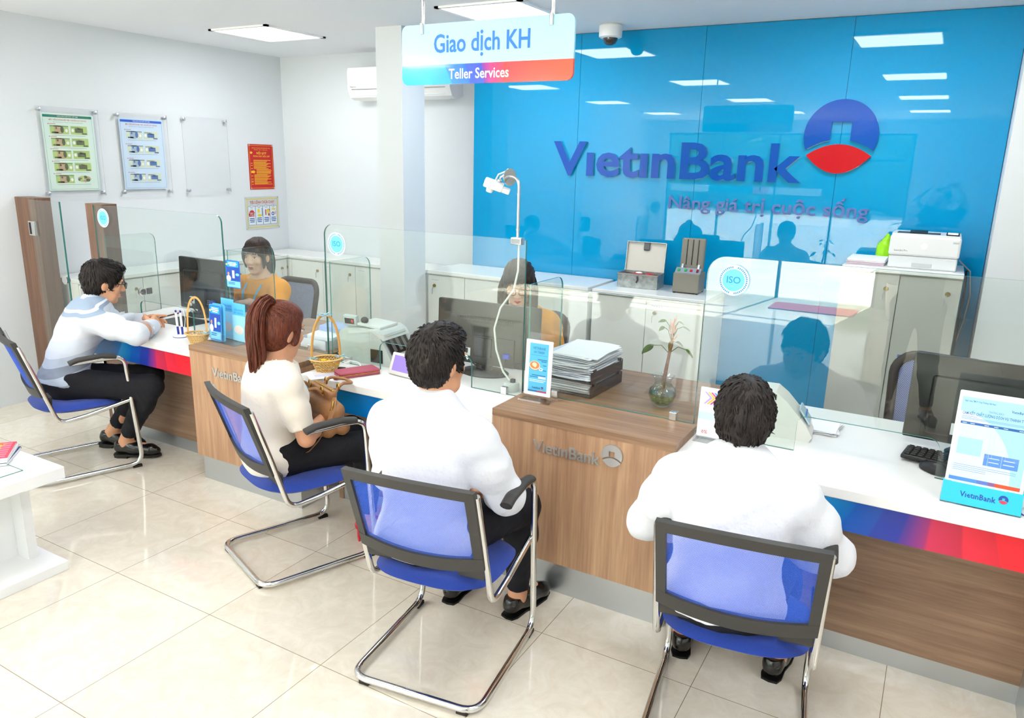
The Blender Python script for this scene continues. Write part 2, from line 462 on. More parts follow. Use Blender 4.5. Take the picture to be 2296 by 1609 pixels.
def band_mat(L):
    m = bpy.data.materials.new('printed swirl band'); m.use_nodes = True; nt = m.node_tree; b = nt.nodes['Principled BSDF']
    tc = nt.nodes.new('ShaderNodeTexCoord'); sp = nt.nodes.new('ShaderNodeSeparateXYZ'); nt.links.new(tc.outputs['Object'], sp.inputs[0])
    u = math_node(nt, 'ADD', math_node(nt, 'DIVIDE', sp.outputs['X'], L), 0.5)
    v = math_node(nt, 'DIVIDE', sp.outputs['Z'], 0.12)
    v2 = math_node(nt, 'MULTIPLY', v, v)
    a = math_node(nt, 'SUBTRACT', u, math_node(nt, 'MULTIPLY', v, math_node(nt, 'MULTIPLY', math_node(nt, 'SUBTRACT', 0.72, u), 0.22)))
    r1 = ramp_node(nt, [(0, '#00a4e8'), (.40, '#0a7fd6'), (.41, '#1aa9f0'), (.50, '#0a77d0'), (.505, '#1466cc'), (.575, '#1d57c0'), (.58, '#2a46b4'), (.64, '#2b3aa8'), (.645, '#4a3aa2'), (.70, '#a82c78'), (.705, '#d9305c'), (.78, '#c92344'), (.785, '#ec2a44'), (.86, '#dc2038'), (.865, '#ee1f30'), (1, '#e61a2c')])
    nt.links.new(a, r1.inputs['Fac']); nt.links.new(r1.outputs['Color'], b.inputs['Base Color']); b.inputs['Roughness'].default_value = .3
    return m
def counter_desk(x0, x1, label):
    t = thing('counter_desk', label, 'counter', ((x0 + x1) / 2, YFR, 0), group='white topped counter desks')
    w = (x1 - x0) / 2; d = YDB - YFR
    MB().box((0, d / 2, ZS - .02), (2 * w, d, .04), WHITE, .004).build('top', t)
    o = MB().bx(-w, w, -.006, .006, -.06, .06, band_mat(2 * w)).build('printed_band', t); o.location = (0, .03, ZS - .04 - .06)
    b = MB(); b.bx(-w, w, .245, .27, .077, ZS - .04, WOOD_H); b.bx(-w, -w + .03, .246, d - .05, 0, ZS - .04, WOOD_H); b.bx(w - .03, w, .27, d - .05, 0, ZS - .04, WOOD_H)
    b.build('front_panel', t)
    MB().bx(-w, w, .25, .272, 0, .077, PLM).build('plinth', t)
    return t
counter_desk(-4.608, -3.49, 'white topped counter desk where the person in glasses leans')
counter_desk(-2.665, -1.555, 'white topped counter desk with the pink wallet and cash counter on it')
counter_desk(-.757, .452, 'white topped counter desk with the notice stand, right of the lettered block')

# glass screens on the counter
CLIPM = mat('screen clip metal', '#d6d9da', 0.25, metal=0.9)
ISOB = mat('sticker pale blue', '#6fdcf7', 0.5); ISOD = mat('sticker blue', '#1d8fd0', 0.5); ISOW = mat('sticker white', '#e9fbff', 0.5)
def iso_sticker(t, x, z, r=.058):
    s = MB(); F = front((x, -.0065, z))
    s.prism([(r * math.cos(a * PI / 20), r * math.sin(a * PI / 20)) for a in range(40)], 0, .0006, ISOW, F)
    s.prism([(r * .72 * math.cos(a * PI / 20), r * .72 * math.sin(a * PI / 20)) for a in range(40)], .0006, .0009, ISOB, F)
    for a in range(44):
        if a in (10, 11, 32, 33): continue
        th = a * 2 * PI / 44
        s.add([(math.cos(th + dx) * r * rr, math.sin(th + dx) * r * rr, .0009) for dx, rr in ((-.045, .79), (.045, .79), (.045, .91), (-.045, .91))], [[0, 1, 2, 3]], ISOD, F)
    s.text('ISO', F @ Matrix.Translation((0, 0, .0012)), r * .62, ISOD, 0, .012)
    s.build('sticker', t)
def screen(x0, x1, z0, z1, label, round_l=0, round_r=0, cut=None, iso=None, clips=(), name='glass_screen'):
    t = thing(name, label, 'glass screen', ((x0 + x1) / 2, YGL, 0), group='counter glass screens')
    cx = (x0 + x1) / 2; a, c = x0 - cx, x1 - cx
    p = [(a, z0)]
    if cut:
        l, r_, zt, rad = cut[0] - cx, cut[1] - cx, cut[2], .035
        p += [(l, z0)] + [(l + rad - rad * math.cos(k * PI / 12), zt - rad + rad * math.sin(k * PI / 12)) for k in range(7)]
        p += [(r_ - rad + rad * math.sin(k * PI / 12), zt - rad + rad * math.cos(k * PI / 12)) for k in range(7)] + [(r_, z0)]
    p += [(c, z0)]
    p += [(c, z1)] if not round_r else [(c - round_r + round_r * math.cos(k * PI / 12), z1 - round_r + round_r * math.sin(k * PI / 12)) for k in range(7)]
    p += [(a, z1)] if not round_l else [(a + round_l - round_l * math.sin(k * PI / 12), z1 - round_l + round_l * math.cos(k * PI / 12)) for k in range(7)]
    MB().prism(p, -.005, .005, GLASS, front((0, 0, .001)), GEDGE).build('pane', t)
    for x in clips:
        MB().box((x - cx, 0, z0 + .0175), (.03, .024, .034), CLIPM, .002).build('clip', t)
    if iso: iso_sticker(t, iso[0] - cx, iso[1])
    return t
def return_screen(x, y1, z0, label, z1=1.28):
    t = thing('side_screen', label, 'glass screen', (x, YGL + .008, 0), group='side glass screens')
    r = .05; y = y1 - YGL - .008
    p = [(0, z0), (y, z0)] + [(y - r + r * math.cos(k * PI / 12), z1 - r + r * math.sin(k * PI / 12)) for k in range(7)] + [(0, z1)]
    MB().prism(p, -.004, .004, GLASS, frame((0, 0, 0), (0, 1, 0), (0, 0, 1)), GEDGE).build('pane', t)
    MB().box((0, .06, z0 + .012), (.022, .03, .034), CLIPM, .002).build('clip', t)
    return t
screen(-4.67, -3.497, ZS, 1.47, 'tall glass screen with round sticker in front of the wooden post', round_r=.045, cut=(-4.29, -3.80, .905), iso=(-4.57, 1.395), clips=(-4.5, -3.6))
screen(-2.735, -1.567, ZS, 1.47, 'tall glass screen with round sticker holding the camera arm', round_l=.055, cut=(-2.39, -1.84, .905), iso=(-2.65, 1.375), clips=(-2.6, -1.66))
screen(-.772, .45, ZS, 1.47, 'tall glass screen with white round sticker mirroring the seated person', round_l=.07, cut=(-.383, .09, .90), iso=(-.67, 1.385), clips=(-.68, .3))
screen(-3.494, -2.738, ZB, 1.28, 'low glass screen on the left wooden block behind the brochure holder', clips=(-3.3, -2.86))
screen(-1.563, -.774, ZB, 1.28, 'low glass screen on the lettered wooden block in front of the vase', clips=(-1.4, -.86))
screen(.454, 1.25, ZB, 1.28, 'low glass screen on the wooden block at the right picture edge', clips=(.6,))
ss = return_screen(-4.60, 3.236, ZS, 'side glass screen with a round metal lock, beside the wooden post')
k = MB(); k.lathe([(.0, -.012), (.024, -.012), (.028, -.006), (.028, .006), (.02, .012), (.0, .014)], CHROME, 20, M=Matrix.Translation((.006, .215, .897)) @ Matrix.Rotation(PI / 2, 4, 'Y'))
k.box((.012, .26, .897), (.012, .05, .045), CHROME, .004); k.build('lock', ss)
return_screen(-3.478, 3.22, ZB, 'side glass screen at the left end of the block with the brochure holder')
return_screen(-2.715, 3.20, ZS, 'side glass screen beside the banknote counter')
return_screen(-1.545, 3.21, ZB, 'side glass screen behind the coffee card and paper stack')
# wooden posts and the swing gate pane
def post(x0, x1, y0, y1, z1, label):
    return tag(MB().bx(x0, x1, y0, y1, 0, z1, WOOD_P, .002).build('wooden_post'), label, 'post', 'wooden end posts')
post(-5.695, -5.45, 2.95, 3.06, 1.475, 'tall wooden post against the wall below the first poster')
post(-4.78, -4.612, 2.895, 3.00, 1.475, 'tall wooden post with the round sticker in front, at the counter end')
t = thing('gate', 'narrow glass gate pane hinged to the wooden post by the wall', 'gate', (-5.50, 2.94, 0))
MB().bx(0, .36, -.005, .005, .05, 1.465, GLASS).build('pane', t)
MB().bx(.36, .363, -.005, .005, .05, 1.465, GEDGE).build('edge', t)
for z in (1.27, .3):
    k = MB(); k.box((.03, -.008, z), (.05, .014, .10), CHROME, .003); k.box((-.012, -.006, z), (.03, .012, .10), CHROME, .003); k.tube([(.002, -.012, z - .04), (.002, -.012, z + .04)], .009, BLACKP); k.build('hinge', t)
k = MB(); k.lathe([(0, -.012), (.03, -.012), (.03, .012), (0, .012)], CHROME, 18, M=Matrix.Translation((.33, 0, .94)) @ Matrix.Rotation(PI / 2, 4, 'X')); k.build('lock', t)
# ------------------------------------------------------------------ smooth bodies
# shapes are blended as distance fields and turned into one closed skin
def A3(p): return np.array(p, dtype=np.float32)
class Field:
    def __init__(self, step): self.p = []; self.step = step
    def cap(self, a, b, ra, rb=None, k=.02): self.p.append(('c', A3(a), A3(b), ra, ra if rb is None else rb, k, 0)); return self
    def ell(self, c, r, rot=None, k=.02, sub=False):
        Rm = np.eye(3, dtype=np.float32) if rot is None else np.array(rot.to_3x3() if hasattr(rot, 'to_3x3') else rot, dtype=np.float32)
        self.p.append(('e', A3(c), A3(r), Rm, None, k, 1 if sub else 0)); return self
    def chain(self, pts, rs, k=.02):
        for i in range(len(pts) - 1): self.cap(pts[i], pts[i + 1], rs[i], rs[i + 1], k)
        return self
    def extend(self, other, grow=0.0, pick=None):
        for q in other.p:
            if q[6]: continue
            if q[0] == 'c': self.p.append(('c', q[1], q[2], q[3] + grow, q[4] + grow, q[5] + grow * .5, 0))
            else: self.p.append(('e', q[1], q[2] + grow, q[3], None, q[5] + grow * .5, 0))
        return self
    def bounds(self, q):
        if q[0] == 'c':
            r = max(q[3], q[4]); return np.minimum(q[1], q[2]) - r, np.maximum(q[1], q[2]) + r
        r = np.sqrt(((q[3] * q[2][None, :]) ** 2).sum(1)); return q[1] - r, q[1] + r
    def mesh(self, cuts=(), noise=None):
        """cuts: (point, normal) keep the side the normal points away from"""
        st = self.step
        bs = [self.bounds(q) for q in self.p if not q[6]]
        lo = np.min([b[0] for b in bs], 0) - 3 * st; hi = np.max([b[1] for b in bs], 0) + 3 * st
        n = np.ceil((hi - lo) / st).astype(int) + 1
        F = np.full(n, 0.2, dtype=np.float32)
        ax = [lo[i] + st * np.arange(n[i], dtype=np.float32) for i in range(3)]
        for q in self.p:
            a, b = self.bounds(q); m = q[5] * 1.5 + 3 * st
            i0 = np.maximum(((a - m - lo) / st).astype(int), 0); i1 = np.minimum(((b + m - lo) / st).astype(int) + 2, n)
            if (i1 <= i0).any(): continue
            sl = tuple(slice(i0[i], i1[i]) for i in range(3))
            X = ax[0][sl[0]][:, None, None]; Y = ax[1][sl[1]][None, :, None]; Z = ax[2][sl[2]][None, None, :]
            if q[0] == 'c':
                d = q[2] - q[1]; L = float((d * d).sum()) + 1e-9
                px, py, pz = X - q[1][0], Y - q[1][1], Z - q[1][2]
                t = np.clip((px * d[0] + py * d[1] + pz * d[2]) / L, 0, 1)
                D = np.sqrt((px - t * d[0]) ** 2 + (py - t * d[1]) ** 2 + (pz - t * d[2]) ** 2) - (q[3] + (q[4] - q[3]) * t)
            else:
                px, py, pz = X - q[1][0], Y - q[1][1], Z - q[1][2]; Rm = q[3]; r = q[2]
                u = [(px * Rm[0, i] + py * Rm[1, i] + pz * Rm[2, i]) for i in range(3)]
                k0 = np.sqrt(sum((u[i] / r[i]) ** 2 for i in range(3))); k1 = np.sqrt(sum((u[i] / (r[i] * r[i])) ** 2 for i in range(3))) + 1e-6
                D = k0 * (k0 - 1) / k1
            G = F[sl]; k = max(q[5], 1e-4)
            if q[6]:
                h = np.clip(0.5 - 0.5 * (G + D) / k, 0, 1); F[sl] = G * (1 - h) - D * h + k * h * (1 - h)
            else:
                h = np.clip(0.5 + 0.5 * (D - G) / k, 0, 1); F[sl] = D * (1 - h) + G * h - k * h * (1 - h)
        if cuts or noise:
            X = ax[0][:, None, None]; Y = ax[1][None, :, None]; Z = ax[2][None, None, :]
            if noise: F = F + noise(X, Y, Z).astype(np.float32)
            for c in cuts:
                p, nn = c[0], Vector(c[1]).normalized()
                D = (X - p[0]) * nn[0] + (Y - p[1]) * nn[1] + (Z - p[2]) * nn[2]
                if len(c) > 2:      # only near the point
                    R2 = (X - p[0]) ** 2 + (Y - p[1]) ** 2 + (Z - p[2]) ** 2
                    D = np.minimum(D, c[2] - np.sqrt(R2))
                F = np.maximum(F, D)
        return surface_nets(F, lo, st)
def surface_nets(F, lo, st):
    S = F < 0
    nx, ny, nz = F.shape
    cnt = np.zeros((nx - 1, ny - 1, nz - 1), dtype=np.int8)
    for dx in (0, 1):
        for dy in (0, 1):
            for dz in (0, 1): cnt += S[dx:nx - 1 + dx, dy:ny - 1 + dy, dz:nz - 1 + dz]
    act = (cnt > 0) & (cnt < 8)
    I = np.argwhere(act)
    idx = np.full(act.shape, -1, dtype=np.int64); idx[act] = np.arange(len(I))
    acc = np.zeros((len(I), 3)); num = np.zeros(len(I))
    cs = [(0, 0, 0), (1, 0, 0), (0, 1, 0), (1, 1, 0), (0, 0, 1), (1, 0, 1), (0, 1, 1), (1, 1, 1)]
    val = np.stack([F[I[:, 0] + c[0], I[:, 1] + c[1], I[:, 2] + c[2]] for c in cs], 1)
    for a in range(8):
        for b in range(a + 1, 8):
            if sum(x != y for x, y in zip(cs[a], cs[b])) != 1: continue
            va, vb = val[:, a], val[:, b]; m = (va < 0) != (vb < 0)
            t = np.where(m, va / np.where(m, va - vb, 1), 0)
            p = np.array(cs[a])[None, :] * (1 - t[:, None]) + np.array(cs[b])[None, :] * t[:, None]
            acc += p * m[:, None]; num += m
    V = (I + acc / num[:, None]) * st + lo
    Q = []
    for d in range(3):
        e = [0, 0, 0]; e[d] = 1
        sa = S[:nx - e[0], :ny - e[1], :nz - e[2]]; sb = S[e[0]:, e[1]:, e[2]:]
        ed = np.argwhere(sa != sb)
        u, v = (d + 1) % 3, (d + 2) % 3
        ok = (ed[:, u] > 0) & (ed[:, v] > 0) & (ed[:, u] < F.shape[u] - 1) & (ed[:, v] < F.shape[v] - 1)
        ed = ed[ok]
        flip = S[ed[:, 0], ed[:, 1], ed[:, 2]]
        def at(du, dv):
            w = ed.copy(); w[:, u] -= du; w[:, v] -= dv
            return idx[w[:, 0], w[:, 1], w[:, 2]]
        q = np.stack([at(0, 0), at(1, 0), at(1, 1), at(0, 1)], 1)
        q[~flip] = q[~flip][:, ::-1]
        Q.append(q)
    return V, np.concatenate(Q)
def smooth_verts(V, Q, it=2, lam=.5):
    e = np.concatenate([Q[:, [0, 1]], Q[:, [1, 2]], Q[:, [2, 3]], Q[:, [3, 0]]]); e = np.concatenate([e, e[:, ::-1]])
    deg = np.bincount(e[:, 0], minlength=len(V)).astype(float); deg[deg == 0] = 1
    for _ in range(it):
        s = np.stack([np.bincount(e[:, 0], V[e[:, 1], i], minlength=len(V)) for i in range(3)], 1) / deg[:, None]
        V = V + lam * (s - V)
    return V
def vnormals(V, Q):
    nrm = np.cross(V[Q[:, 2]] - V[Q[:, 0]], V[Q[:, 3]] - V[Q[:, 1]])
    out = np.stack([sum(np.bincount(Q[:, k], nrm[:, i], minlength=len(V)) for k in range(4)) for i in range(3)], 1)
    return out / (np.linalg.norm(out, axis=1)[:, None] + 1e-12)
def skin_obj(name, V, Q, m, parent, pick=None, mats=None):
    me = bpy.data.meshes.new(name)
    me.vertices.add(len(V)); me.vertices.foreach_set('co', np.asarray(V, dtype=np.float32).ravel())
    me.loops.add(len(Q) * 4); me.loops.foreach_set('vertex_index', np.asarray(Q, dtype=np.int32).ravel())
    me.polygons.add(len(Q)); me.polygons.foreach_set('loop_start', np.arange(0, len(Q) * 4, 4, dtype=np.int32))
    me.update(calc_edges=True)
    for x in ([m] if mats is None else mats): me.materials.append(x)
    if pick is not None:
        c = V[Q].mean(1); me.polygons.foreach_set('material_index', np.asarray(pick(c), dtype=np.int32))
    me.polygons.foreach_set('use_smooth', np.ones(len(Q), dtype=bool))
    o = bpy.data.objects.new(name, me); COL.objects.link(o); o.parent = parent
    return o
def folds(seed, amp, sc):
    """cloth folds: bent ridges"""
    r = np.random.RandomState(seed); K = r.normal(size=(7, 3)) * sc; ph = r.uniform(0, 6.3, 7); W = r.normal(size=(7, 3)) * sc * .5; am = r.uniform(.4, 1, 7)
    def f(P, N=None):
        o = 0
        for i in range(7):
            w = 1.6 * np.sin(P @ W[i] + ph[i])
            o = o + am[i] * (1 - np.abs(np.sin(P @ K[i] + ph[i] + w)) * 1.6)
        return amp * o / 3
    return f
def two_bone(a, c, l1, l2, hint):
    a, c, hint = Vector(a), Vector(c), Vector(hint)
    d = c - a; L = min(d.length, (l1 + l2) * .999); d.normalize()
    x = (l1 * l1 - l2 * l2 + L * L) / (2 * L); h = math.sqrt(max(l1 * l1 - x * x, 0))
    u = hint - d * hint.dot(d); u.normalize()
    return a + d * x + u * h, a + d * L

HAIRM = {}
def hair_mat(name, c0, c1):
    if name in HAIRM: return HAIRM[name]
    m = bpy.data.materials.new(name); m.use_nodes = True; nt = m.node_tree; b = nt.nodes['Principled BSDF']
    tc = nt.nodes.new('ShaderNodeTexCoord'); mp = nt.nodes.new('ShaderNodeMapping'); mp.inputs['Scale'].default_value = (170, 170, 9)
    nt.links.new(tc.outputs['Object'], mp.inputs['Vector'])
    n = nt.nodes.new('ShaderNodeTexNoise'); n.inputs['Scale'].default_value = 1; n.inputs['Detail'].default_value = 3; n.inputs['Distortion'].default_value = .8
    nt.links.new(mp.outputs['Vector'], n.inputs['Vector'])
    r = ramp_node(nt, [(.3, c0), (.7, c1)]); nt.links.new(n.outputs['Fac'], r.inputs['Fac']); nt.links.new(r.outputs['Color'], b.inputs['Base Color'])
    bp = nt.nodes.new('ShaderNodeBump'); bp.inputs['Strength'].default_value = .55; bp.inputs['Distance'].default_value = .004
    nt.links.new(n.outputs['Fac'], bp.inputs['Height']); nt.links.new(bp.outputs['Normal'], b.inputs['Normal'])
    b.inputs['Roughness'].default_value = .48; b.inputs['Specular IOR Level'].default_value = .35
    HAIRM[name] = m
    return m
EYEW = mat('eye white', '#e9e4df', .25); IRIS = mat('dark iris', '#1d130f', .15); LIPM = mat('lips', '#b9675c', .45); LIPRED = mat('red lipstick', '#b5202a', .35); BROW = mat('eyebrow hair', '#241813', .7)

def head_prims(f, M, female=False):
    """M: head frame, origin mid head, +Y face, +Z up"""
    R3 = M.to_3x3()
    def P(x, y, z): return M @ Vector((x, y, z))
    w = .95 if female else 1.0
    jw = .74 if female else 1.0; fz = .86 if female else 1.0
    f.ell(P(0, -.014, .034), (.076 * w, .094, .086), R3, .02)
    f.ell(P(0, .012, -.026), (.064 * w * (.5 + .5 * jw + .06 * (jw < 1)), .078, .082 * (.97 if female else 1)), R3, .03)
    f.cap(P(-.032 * jw, .04, -.080), P(.032 * jw, .04, -.080), .027 * fz, .027 * fz, .03)
    f.ell(P(0, .066, -.098), (.02, .016, .016), R3, .02)
    for s in (-1, 1):
        f.ell(P(s * .040 * w, .052, -.022), (.024, .028, .026), R3, .02)
        f.ell(P(s * .032, .080 - (.006 if female else 0), .030), (.022, .012, .008), R3, .012)
        f.ell(P(s * .032, .098, .008), (.0165, .014, .011), R3, .008, sub=True)
        f.ell(P(s * .0745 * w, -.012, -.008), (.011, .020, .033), R3 @ Euler((0, s * .12, s * .45)).to_matrix(), .008)
        f.ell(P(s * .012, .099, -.030), (.009, .010, .008), R3, .006)
    f.cap(P(0, .086, .012), P(0, .106 - (.003 if female else 0), -.022), .0075 * fz, .0115 * fz, .01)
    f.ell(P(0, .108, -.026), (.011, .011, .009), R3, .006)
    f.ell(P(0, .087, -.058), (.022, .010, .0058), R3, .006)
    f.ell(P(0, .086, -.067), (.019, .010, .006), R3, .006)
    f.ell(P(0, .098, -.0625), (.02, .008, .0018), R3, .003, sub=True)
def face_parts(par, M, lips=LIPM, closed=False, female=False):
    def at(x, y, z): return M @ Vector((x, y, z))
    for s in (-1, 1):
        e = MB(); T = M @ Matrix.Translation((s * .032, .0745, .0085))
        if closed:
            e.tube([M @ Vector((s * (.032 + .0125 * u), .0915 - .006 * u * u, .0035 - .0035 * (1 - u * u))) for u in (-1, -.5, 0, .5, 1)], .0011, BROW, 6)
        else:
            e.ell((0, 0, 0), (.0135, .0105, .0062), EYEW, 12, 8, T)
            e.ell((0, .0085, -.0005), (.0052, .0027, .0055), IRIS, 10, 6, T)
            e.tube([M @ Vector((s * (.032 + .0135 * u), .0905 - .006 * u * u, .0125 + .0035 * (1 - u * u))) for u in (-1, -.5, 0, .5, 1)], .0012, BROW, 6)
        e.build('eye', par, 60)
        b = MB()
        b.tube([at(s * .014, .0955, .0275), at(s * .03, .0945, .032), at(s * .048, .078, .028)], [.0012, .0016, .0008] if female else [.0022, .0028, .0012], BROW, 6, flat=(1, .7))
        b.build('eyebrow', par, 60)
    l = MB()
    l.tube([at(-.019, .0885, -.0615), at(-.009, .0965, -.0572), at(0, .0985, -.0585), at(.009, .0965, -.0572), at(.019, .0885, -.0615)], [.0012, .0036, .0036, .0036, .0012], lips, 8)
    l.tube([at(-.018, .0885, -.0635), at(0, .0975, -.0678), at(.018, .0885, -.0635)], [.0012, .0046, .0012], lips, 8)
    l.build('lips', par, 60)
def hand_prims(f, wrist, fwd, nrm, side, curl=.35, spread=.10, sc=1.0, thumb=.5, bends=None):
    """fwd: along the fingers, nrm: out of the back of the hand; side +1 thumb towards fwd x nrm"""
    fwd = Vector(fwd).normalized(); nrm = Vector(nrm); nrm = (nrm - fwd * nrm.dot(fwd)).normalized(); lat = fwd.cross(nrm) * side
    W = Vector(wrist)
    def P(l, x, u): return W + fwd * (l * sc) + lat * (x * sc) + nrm * (u * sc)
    for (x0, x1, r) in ((.024, .030, .0125), (.009, .010, .013), (-.007, -.010, .0125), (-.021, -.029, .0115)):
        f.cap(P(.012, x0 * .7, 0), P(.082, x1, .002), r * 1.15 * sc, r * sc, .012)
    lens = ((.030, .040, .024, .020, .0085), (.010, .045, .027, .022, .0088), (-.010, .041, .025, .021, .0083), (-.028, .031, .019, .018, .0073))
    for i, (x, a, b_, c, r) in enumerate(lens):
        cu = curl if bends is None else bends[i]
        p = P(.082, x, .002); ang = 0.0; sp = (x / .03) * spread
        pts = [p]
        for L, m in ((a, 1.0), (b_, 1.15), (c, .75)):
            ang += cu * m
            d = (fwd * math.cos(ang) - nrm * math.sin(ang)); d = (d + lat * sp).normalized()
            p = p + d * (L * sc); pts.append(p)
        f.chain(pts, [r * sc, r * .95 * sc, r * .88 * sc, r * .78 * sc], .004)
    t0 = P(.025, .022, -.006); d1 = (fwd * .62 + lat * .72 - nrm * .35 * (1 + thumb)).normalized(); t1 = t0 + d1 * .042 * sc
    d2 = (fwd * .85 + lat * (.35 - .4 * thumb) - nrm * .45 * (.6 + thumb)).normalized(); t2 = t1 + d2 * .033 * sc; t3 = t2 + (d2 * .9 - lat * .25 * thumb).normalized() * .026 * sc
    f.chain([t0, t1, t2, t3], [.0145 * sc, .0115 * sc, .0098 * sc, .008 * sc], .008)

def person(label, loc, rz, J, skin=SKIN, female=False, step=.0055, shirt=None, trousers=None, cuffs=(.95, .95), hem=.9, hands=True, lips=LIPM, closed=False, build=1.0, sleeve_fit=.014, face=True, shoes=True, trouser_end=.94, fold=.006, skirtless=True, noise_seed=3, shoe_mat=None, socks=None, waist=None, neck_cut=0.0, legs=True, shirt_pick=None, shirt_mats=None, hand_kw=None, puff=0.0, feet_dirs=None, name='person', chestb=1.0):
    """J: joints in the person's own frame (+Y forward). Returns root and the head frame."""
    root = thing(name, label, 'person', loc, rz)
    V_ = lambda k: Vector(J[k])
    pel, wai, che, nek = V_('pelvis'), V_('waist'), V_('chest'), V_('neck')
    hp = V_('head'); Hm = Matrix.Translation(hp) @ Euler(J.get('head_rot', (0, 0, 0)), 'XYZ').to_matrix().to_4x4()
    rt = lambda a: Euler(J.get(a, (0, 0, 0)), 'XYZ').to_matrix()
    tor = Field(step); B = build
    tw = rt('chest_rot'); pr = rt('pelvis_rot')
    tor.ell(pel, (.165 * B, .118 * B, .11), pr, .03)
    tor.ell(wai, ((.130 if not female else .118) * B, .098 * B, .13), rt('waist_rot'), .05)
    tor.ell(che, ((.158 if not female else .140) * B, .105 * B, .17), tw, .05)
    up = che + (nek - che) * .62
    shl, shr = V_('sh_l'), V_('sh_r')
    tor.cap(shl, up, .050 * B, .062 * B, .04); tor.cap(shr, up, .050 * B, .062 * B, .04)
    tor.cap(che + (nek - che) * .3, nek, .085 * B, .052, .05)
    if female:
        for s in (-1, 1): tor.ell(che + tw @ Vector((s * .066, .082, -.02)), (.058, .052, .056), tw, .03)
    arms = {}
    for s, sh in (('l', shl), ('r', shr)):
        el, wr = V_('el_' + s), V_('wr_' + s)
        q = .86 if female else 1.0
        a = Field(step); a.cap(sh, sh + (el - sh) * .45, .052 * B * q, .050 * B * q, .03); a.cap(sh + (el - sh) * .45, el, .050 * B * q, .041 * B * q, .03)
        mid = el + (wr - el) * .35
        a.cap(el, mid, .040 * B * q, .041 * B * q, .025); a.cap(mid, wr, .041 * B * q, .027 * q, .02)
        arms[s] = a
    lg = Field(step); feet = Field(step)
    if legs:
        for s in ('l', 'r'):
            h, k_, an = V_('hip_' + s), V_('kn_' + s), V_('an_' + s)
            lg.cap(h, k_, (.088 if not female else .084) * B, .060 * B, .04); mid = k_ + (an - k_) * .3
            lg.cap(k_, mid, .058 * B, .056 * B, .03); lg.cap(mid, an, .056 * B, .036, .03)
    body = Field(step)
    body.p += tor.p + arms['l'].p + arms['r'].p
    if legs:
        body.p += lg.p
        for s in ('l', 'r'):
            an = V_('an_' + s); fd = Vector(J.get('ft_' + s, (0, 1, -.25))).normalized()
            body.cap(an + Vector((0, 0, -.03)), an + fd * .16 + Vector((0, 0, -.04)), .034, .026, .03)
    body.cap(nek - (hp - nek) * .1, hp + Hm.to_3x3() @ Vector((0, -.02, -.04)), .050 if not female else .043, .052 if not female else .043, .025)
    head_prims(body, Hm, female)
    if hands:
        for s in ('l', 'r'):
            hk = (hand_kw or {}).get(s)
            if not hk: continue
            hand_prims(body, J['wr_' + s], hk['fwd'], hk['nrm'], hk['side'], hk.get('curl', .35), hk.get('spread', .1), hk.get('sc', .9 if female else 1.0), hk.get('thumb', .5), hk.get('bends'))
    V, Q = body.mesh(); V = smooth_verts(V, Q, 1, .4)
    skin_obj('body', V, Q, skin, root)
    if face: face_parts(root, Hm, lips, closed, female)
    gap = .007
    if trousers:
        t = Field(step * 1.25); t.p += tor.p[:1]; t.p += lg.p; t.ell(pel + pr @ Vector((0, .06, .02)), (.125 * B, .085, .085), pr, .04)
        g = Field(step * 1.25); g.extend(t, gap)
        cuts = []
        for s in ('l', 'r'):
            k_, an = V_('kn_' + s), V_('an_' + s); d = (an - k_); cuts.append((k_ + d * trouser_end, d, .16))
        V, Q = g.mesh(cuts); N = vnormals(V, Q); ff = folds(noise_seed + 5, .003, 26); V = V + N * ff(V)[:, None]; V = smooth_verts(V, Q, 1, .4)
        skin_obj('trousers', V, Q, trousers, root)
    if shirt:
        g = Field(step * 1.2); g.extend(tor, sleeve_fit)
        if chestb != 1.0:
            g.ell(che + tw @ Vector((0, -.02, -.02)), (.165 * B * chestb, .112 * B * chestb, .2), tw, .05)
        cuts = []
        for s, sh in (('l', shl), ('r', shr)):
            a = Field(step); a.extend(arms[s], sleeve_fit * .95)
            el, wr = V_('el_' + s), V_('wr_' + s)
            c = cuffs[0 if s == 'l' else 1]
            if puff: a.ell(sh + (el - sh) * .20 + Vector((0, 0, .012)), (.074, .074, .080), None, .02)
            if c < 1:
                q0 = a.p[1]; a.p[1] = ('c', q0[1], A3(sh + (el - sh) * (c + .04)), q0[3], q0[3] * .94, q0[5], 0)
            if c < 1: d = el - sh; cuts.append((sh + d * c, d, .074)); a.p = [q for q in a.p if True][:2 + (1 if puff else 0)] if not puff else [a.p[0], a.p[1], a.p[4]]
            else: d = wr - el; cuts.append((el + d * (c - 1), d, .10))
            g.p += a.p
        nn = (nek - che).normalized()
        if neck_cut is not None: cuts.append((nek + (hp - nek) * neck_cut, nn, .085 if not female else .10))
        hz = pel + (wai - pel) * hem; cuts.append((hz, pr @ Vector((0, 0, -1)), .26))
        V, Q = g.mesh(cuts); N = vnormals(V, Q)
        ff = folds(noise_seed, fold, 11); f2 = folds(noise_seed + 1, fold * .28, 30)
        V = V + N * (ff(V) + f2(V))[:, None]; V = smooth_verts(V, Q, 1, .4)
        skin_obj('shirt', V, Q, shirt, root, pick=shirt_pick, mats=shirt_mats)
    if shoes and legs:
        for s in ('l', 'r'):
            an = V_('an_' + s); fd = Vector(J.get('ft_' + s, (0, 1, -.25)));
            make_shoe(root, an, fd, shoe_mat or mat('black shoe leather', '#15120f', .22, coat=.3))
    return root, Hm
